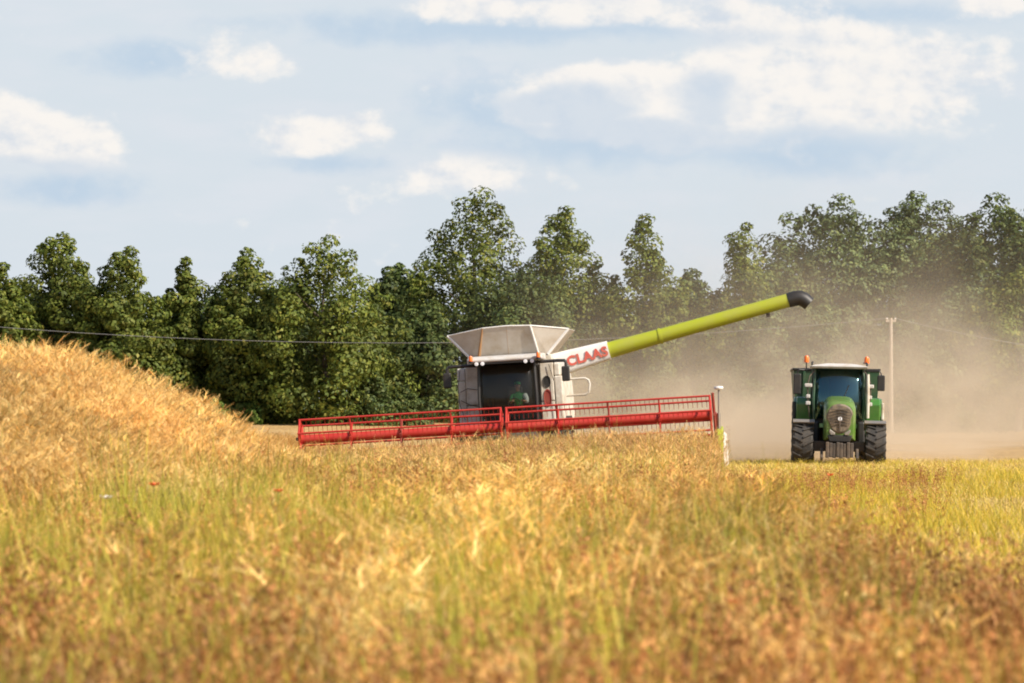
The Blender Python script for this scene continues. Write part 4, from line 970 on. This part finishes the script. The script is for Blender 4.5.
# ------------------------------------------------------------------ sun, sky, camera
az = math.atan2(.86, -.52); el = R(40)
sv_ = Vector((math.sin(az)*math.cos(el), math.cos(az)*math.cos(el), math.sin(el)))
ld = bpy.data.lights.new('sun', 'SUN'); ld.energy = 4.7; ld.angle = R(.5); ld.color = (1, .91, .78)
lo = bpy.data.objects.new('sun', ld); COL.objects.link(lo); lo.rotation_euler = (-sv_).to_track_quat('-Z', 'Y').to_euler()

def sky():
    w = bpy.data.worlds.new('World'); scene.world = w; w.use_nodes = True
    nt = w.node_tree; N, L = nt.nodes, nt.links; N.clear()
    out = N.new('ShaderNodeOutputWorld'); bg = N.new('ShaderNodeBackground'); bg.inputs[1].default_value = .10
    st = N.new('ShaderNodeTexSky'); st.sky_type = 'NISHITA'; st.sun_disc = False; st.sun_elevation = el; st.sun_rotation = az
    st.altitude = 50; st.air_density = 1.0; st.dust_density = 2.0; st.ozone_density = 1.2
    tc = N.new('ShaderNodeTexCoord'); sp = N.new('ShaderNodeSeparateXYZ'); L.new(tc.outputs['Generated'], sp.inputs[0])
    def mt(op, a, b=None, c=None):
        n = N.new('ShaderNodeMath'); n.operation = op
        for i, q in enumerate((a, b, c)):
            if q is None: continue
            if isinstance(q, (int, float)): n.inputs[i].default_value = q
            else: L.new(q, n.inputs[i])
        return n.outputs[0]
    def rp(val, a, b, lo=0., hi=1.):
        n = N.new('ShaderNodeMapRange'); n.interpolation_type = 'SMOOTHSTEP'; L.new(val, n.inputs[0])
        for i, q in enumerate((a, b, lo, hi)): n.inputs[i+1].default_value = q
        return n.outputs[0]
    az_ = mt('ARCTAN2', sp.outputs[0], sp.outputs[1]); elv = mt('ARCSINE', sp.outputs[2])
    u = mt('MULTIPLY', az_, 57.2958); v = mt('MULTIPLY', elv, 57.2958)      # bearing and height above the horizon, degrees
    cv = N.new('ShaderNodeCombineXYZ'); L.new(u, cv.inputs[0]); L.new(v, cv.inputs[1])
    def noise(scale, off, det=8, rough=.58, sy=1.4, sh=(0,0)):
        mp = N.new('ShaderNodeMapping'); mp.inputs['Scale'].default_value = (1, sy, 1); mp.inputs['Location'].default_value = (off+sh[0], off*.7+sh[1], off*1.3); L.new(cv.outputs[0], mp.inputs[0])
        n = N.new('ShaderNodeTexNoise'); n.inputs['Scale'].default_value = scale; n.inputs['Detail'].default_value = det; n.inputs['Roughness'].default_value = rough
        L.new(mp.outputs[0], n.inputs['Vector']); return n.outputs['Fac']
    n1 = noise(.85, 3.1, 9, .57); n1b = noise(.85, 3.1, 9, .57, 1.4, (.22,.2)); n2b = noise(2.4, 7.7, 6, .52, 1.4, (.08,.08)); n2 = noise(2.4, 7.7, 6, .52); n3 = noise(.75, 1.7, 5, .5, 3.5)
    K = 57.2958/4267
    def blob(px, row, rx, ry, soft=1.0):
        du = mt('DIVIDE', mt('SUBTRACT', u, (px-512)*K), rx*K); dv = mt('DIVIDE', mt('SUBTRACT', v, (407-row)*K), ry*K)
        r = mt('SQRT', mt('ADD', mt('MULTIPLY', du, du), mt('MULTIPLY', dv, dv)))
        return rp(r, 1.75, .0)
    def mx(*a):
        r = a[0]
        for q in a[1:]: r = mt('MAXIMUM', r, q)
        return r
    def sm(*a):
        r = a[0]
        for q in a[1:]: r = mt('ADD', r, q)
        return mt('MINIMUM', r, 1.15)
    # cumulus: lit crests
    lit = sm(blob(745,45,70,30), blob(820,72,105,62), blob(900,95,95,48), blob(650,98,95,40), blob(560,92,70,30), blob(555,118,48,22), blob(690,125,80,34), blob(30,135,62,34), blob(-10,118,40,34), blob(82,152,50,22),
             blob(300,140,52,20), blob(360,128,34,18), blob(470,175,85,26), blob(620,12,130,20), blob(455,8,60,16), blob(250,55,80,26), blob(990,8,40,14))
    lit = mt('SUBTRACT', lit, mt('MULTIPLY', blob(470,50,300,15), .35))
    shade = mx(blob(640,140,240,36), blob(520,110,110,50), blob(800,150,150,32), blob(450,28,260,22), blob(790,16,260,16), blob(160,60,90,22), blob(60,190,90,22), blob(330,165,80,14), blob(640,25,200,20))
    fb = mt('ADD', mt('MULTIPLY', mt('SUBTRACT', n1, .5), 2.0), mt('MULTIPLY', mt('SUBTRACT', n2, .5), 1.25))
    litm = rp(mt('ADD', lit, fb), .26, .88)
    shm = rp(mt('ADD', shade, mt('MULTIPLY', fb, .6)), .25, 1.1)
    emb = rp(mt('ADD', mt('SUBTRACT', n1, n1b), mt('MULTIPLY', mt('SUBTRACT', n2, n2b), .25)), -.26, .08)
    und = mt('MULTIPLY', rp(mt('ADD', mx(blob(600,142,190,30), blob(820,150,150,30), blob(708,100,44,34), blob(560,108,90,26), blob(40,178,110,22), blob(630,40,190,16)), mt('MULTIPLY', fb, .55)), .30, .85), .75)
    veil = rp(n3, .40, .72)
    def mixc(f, a, b):
        n = N.new('ShaderNodeMix'); n.data_type = 'RGBA'
        if isinstance(f, float): n.inputs[0].default_value = f
        else: L.new(f, n.inputs[0])
        for i, q in ((6, a), (7, b)):
            if isinstance(q, tuple): n.inputs[i].default_value = q
            else: L.new(q, n.inputs[i])
        return n.outputs[2]
    s = 10.0
    hz = lambda r, g, b, k=1: tuple(c*s*k for c in lin(r, g, b)[:3]) + (1,)
    near = rp(v, 14., 5.)                                                   # low haze and cloud only near the horizon
    base = mixc(mt('MULTIPLY', near, .97), st.outputs[0], hz(217,226,234, HAZ))
    base = mixc(mt('MULTIPLY', mt('MULTIPLY', veil, near), .5), base, hz(225,229,236, HAZ))
    base = mixc(mt('MULTIPLY', mt('MULTIPLY', shm, near), .9), base, hz(192,211,229, HAZ))
    base = mixc(mt('MULTIPLY', mt('MULTIPLY', litm, near), .92), base, mixc(und, mixc(emb, hz(214,222,232, HAZ), hz(252,247,241, HAZ)), hz(203,216,230, HAZ)))
    L.new(base, bg.inputs[0]); L.new(bg.outputs[0], out.inputs[0])
EXPO = .66
HAZ = 2**-EXPO
sky()

cd = bpy.data.cameras.new('camera'); cam = bpy.data.objects.new('camera', cd); COL.objects.link(cam); scene.camera = cam
cd.sensor_width = 36; cd.lens = 4267/1024*36; cd.clip_start = .5; cd.clip_end = 6000
cam.location = (0, 0, EYE); cam.rotation_euler = (R(90) + math.atan(65.5/4267), 0, 0)
cd.dof.use_dof = True; cd.dof.focus_distance = 129; cd.dof.aperture_fstop = 4.4

scene.view_settings.view_transform = 'Standard'; scene.view_settings.look = 'None'; scene.view_settings.gamma = 1; scene.view_settings.exposure = EXPO
scene.view_settings.use_curve_mapping = False
cy_ = scene.cycles
cy_.use_denoising = True
cy_.max_bounces = 7; cy_.diffuse_bounces = 3; cy_.glossy_bounces = 2; cy_.transmission_bounces = 3; cy_.transparent_max_bounces = 8; cy_.volume_bounces = 1
cy_.volume_step_rate = 1.0; cy_.volume_max_steps = 128
cy_.sample_clamp_indirect = 6
cy_.filter_width = 1.9
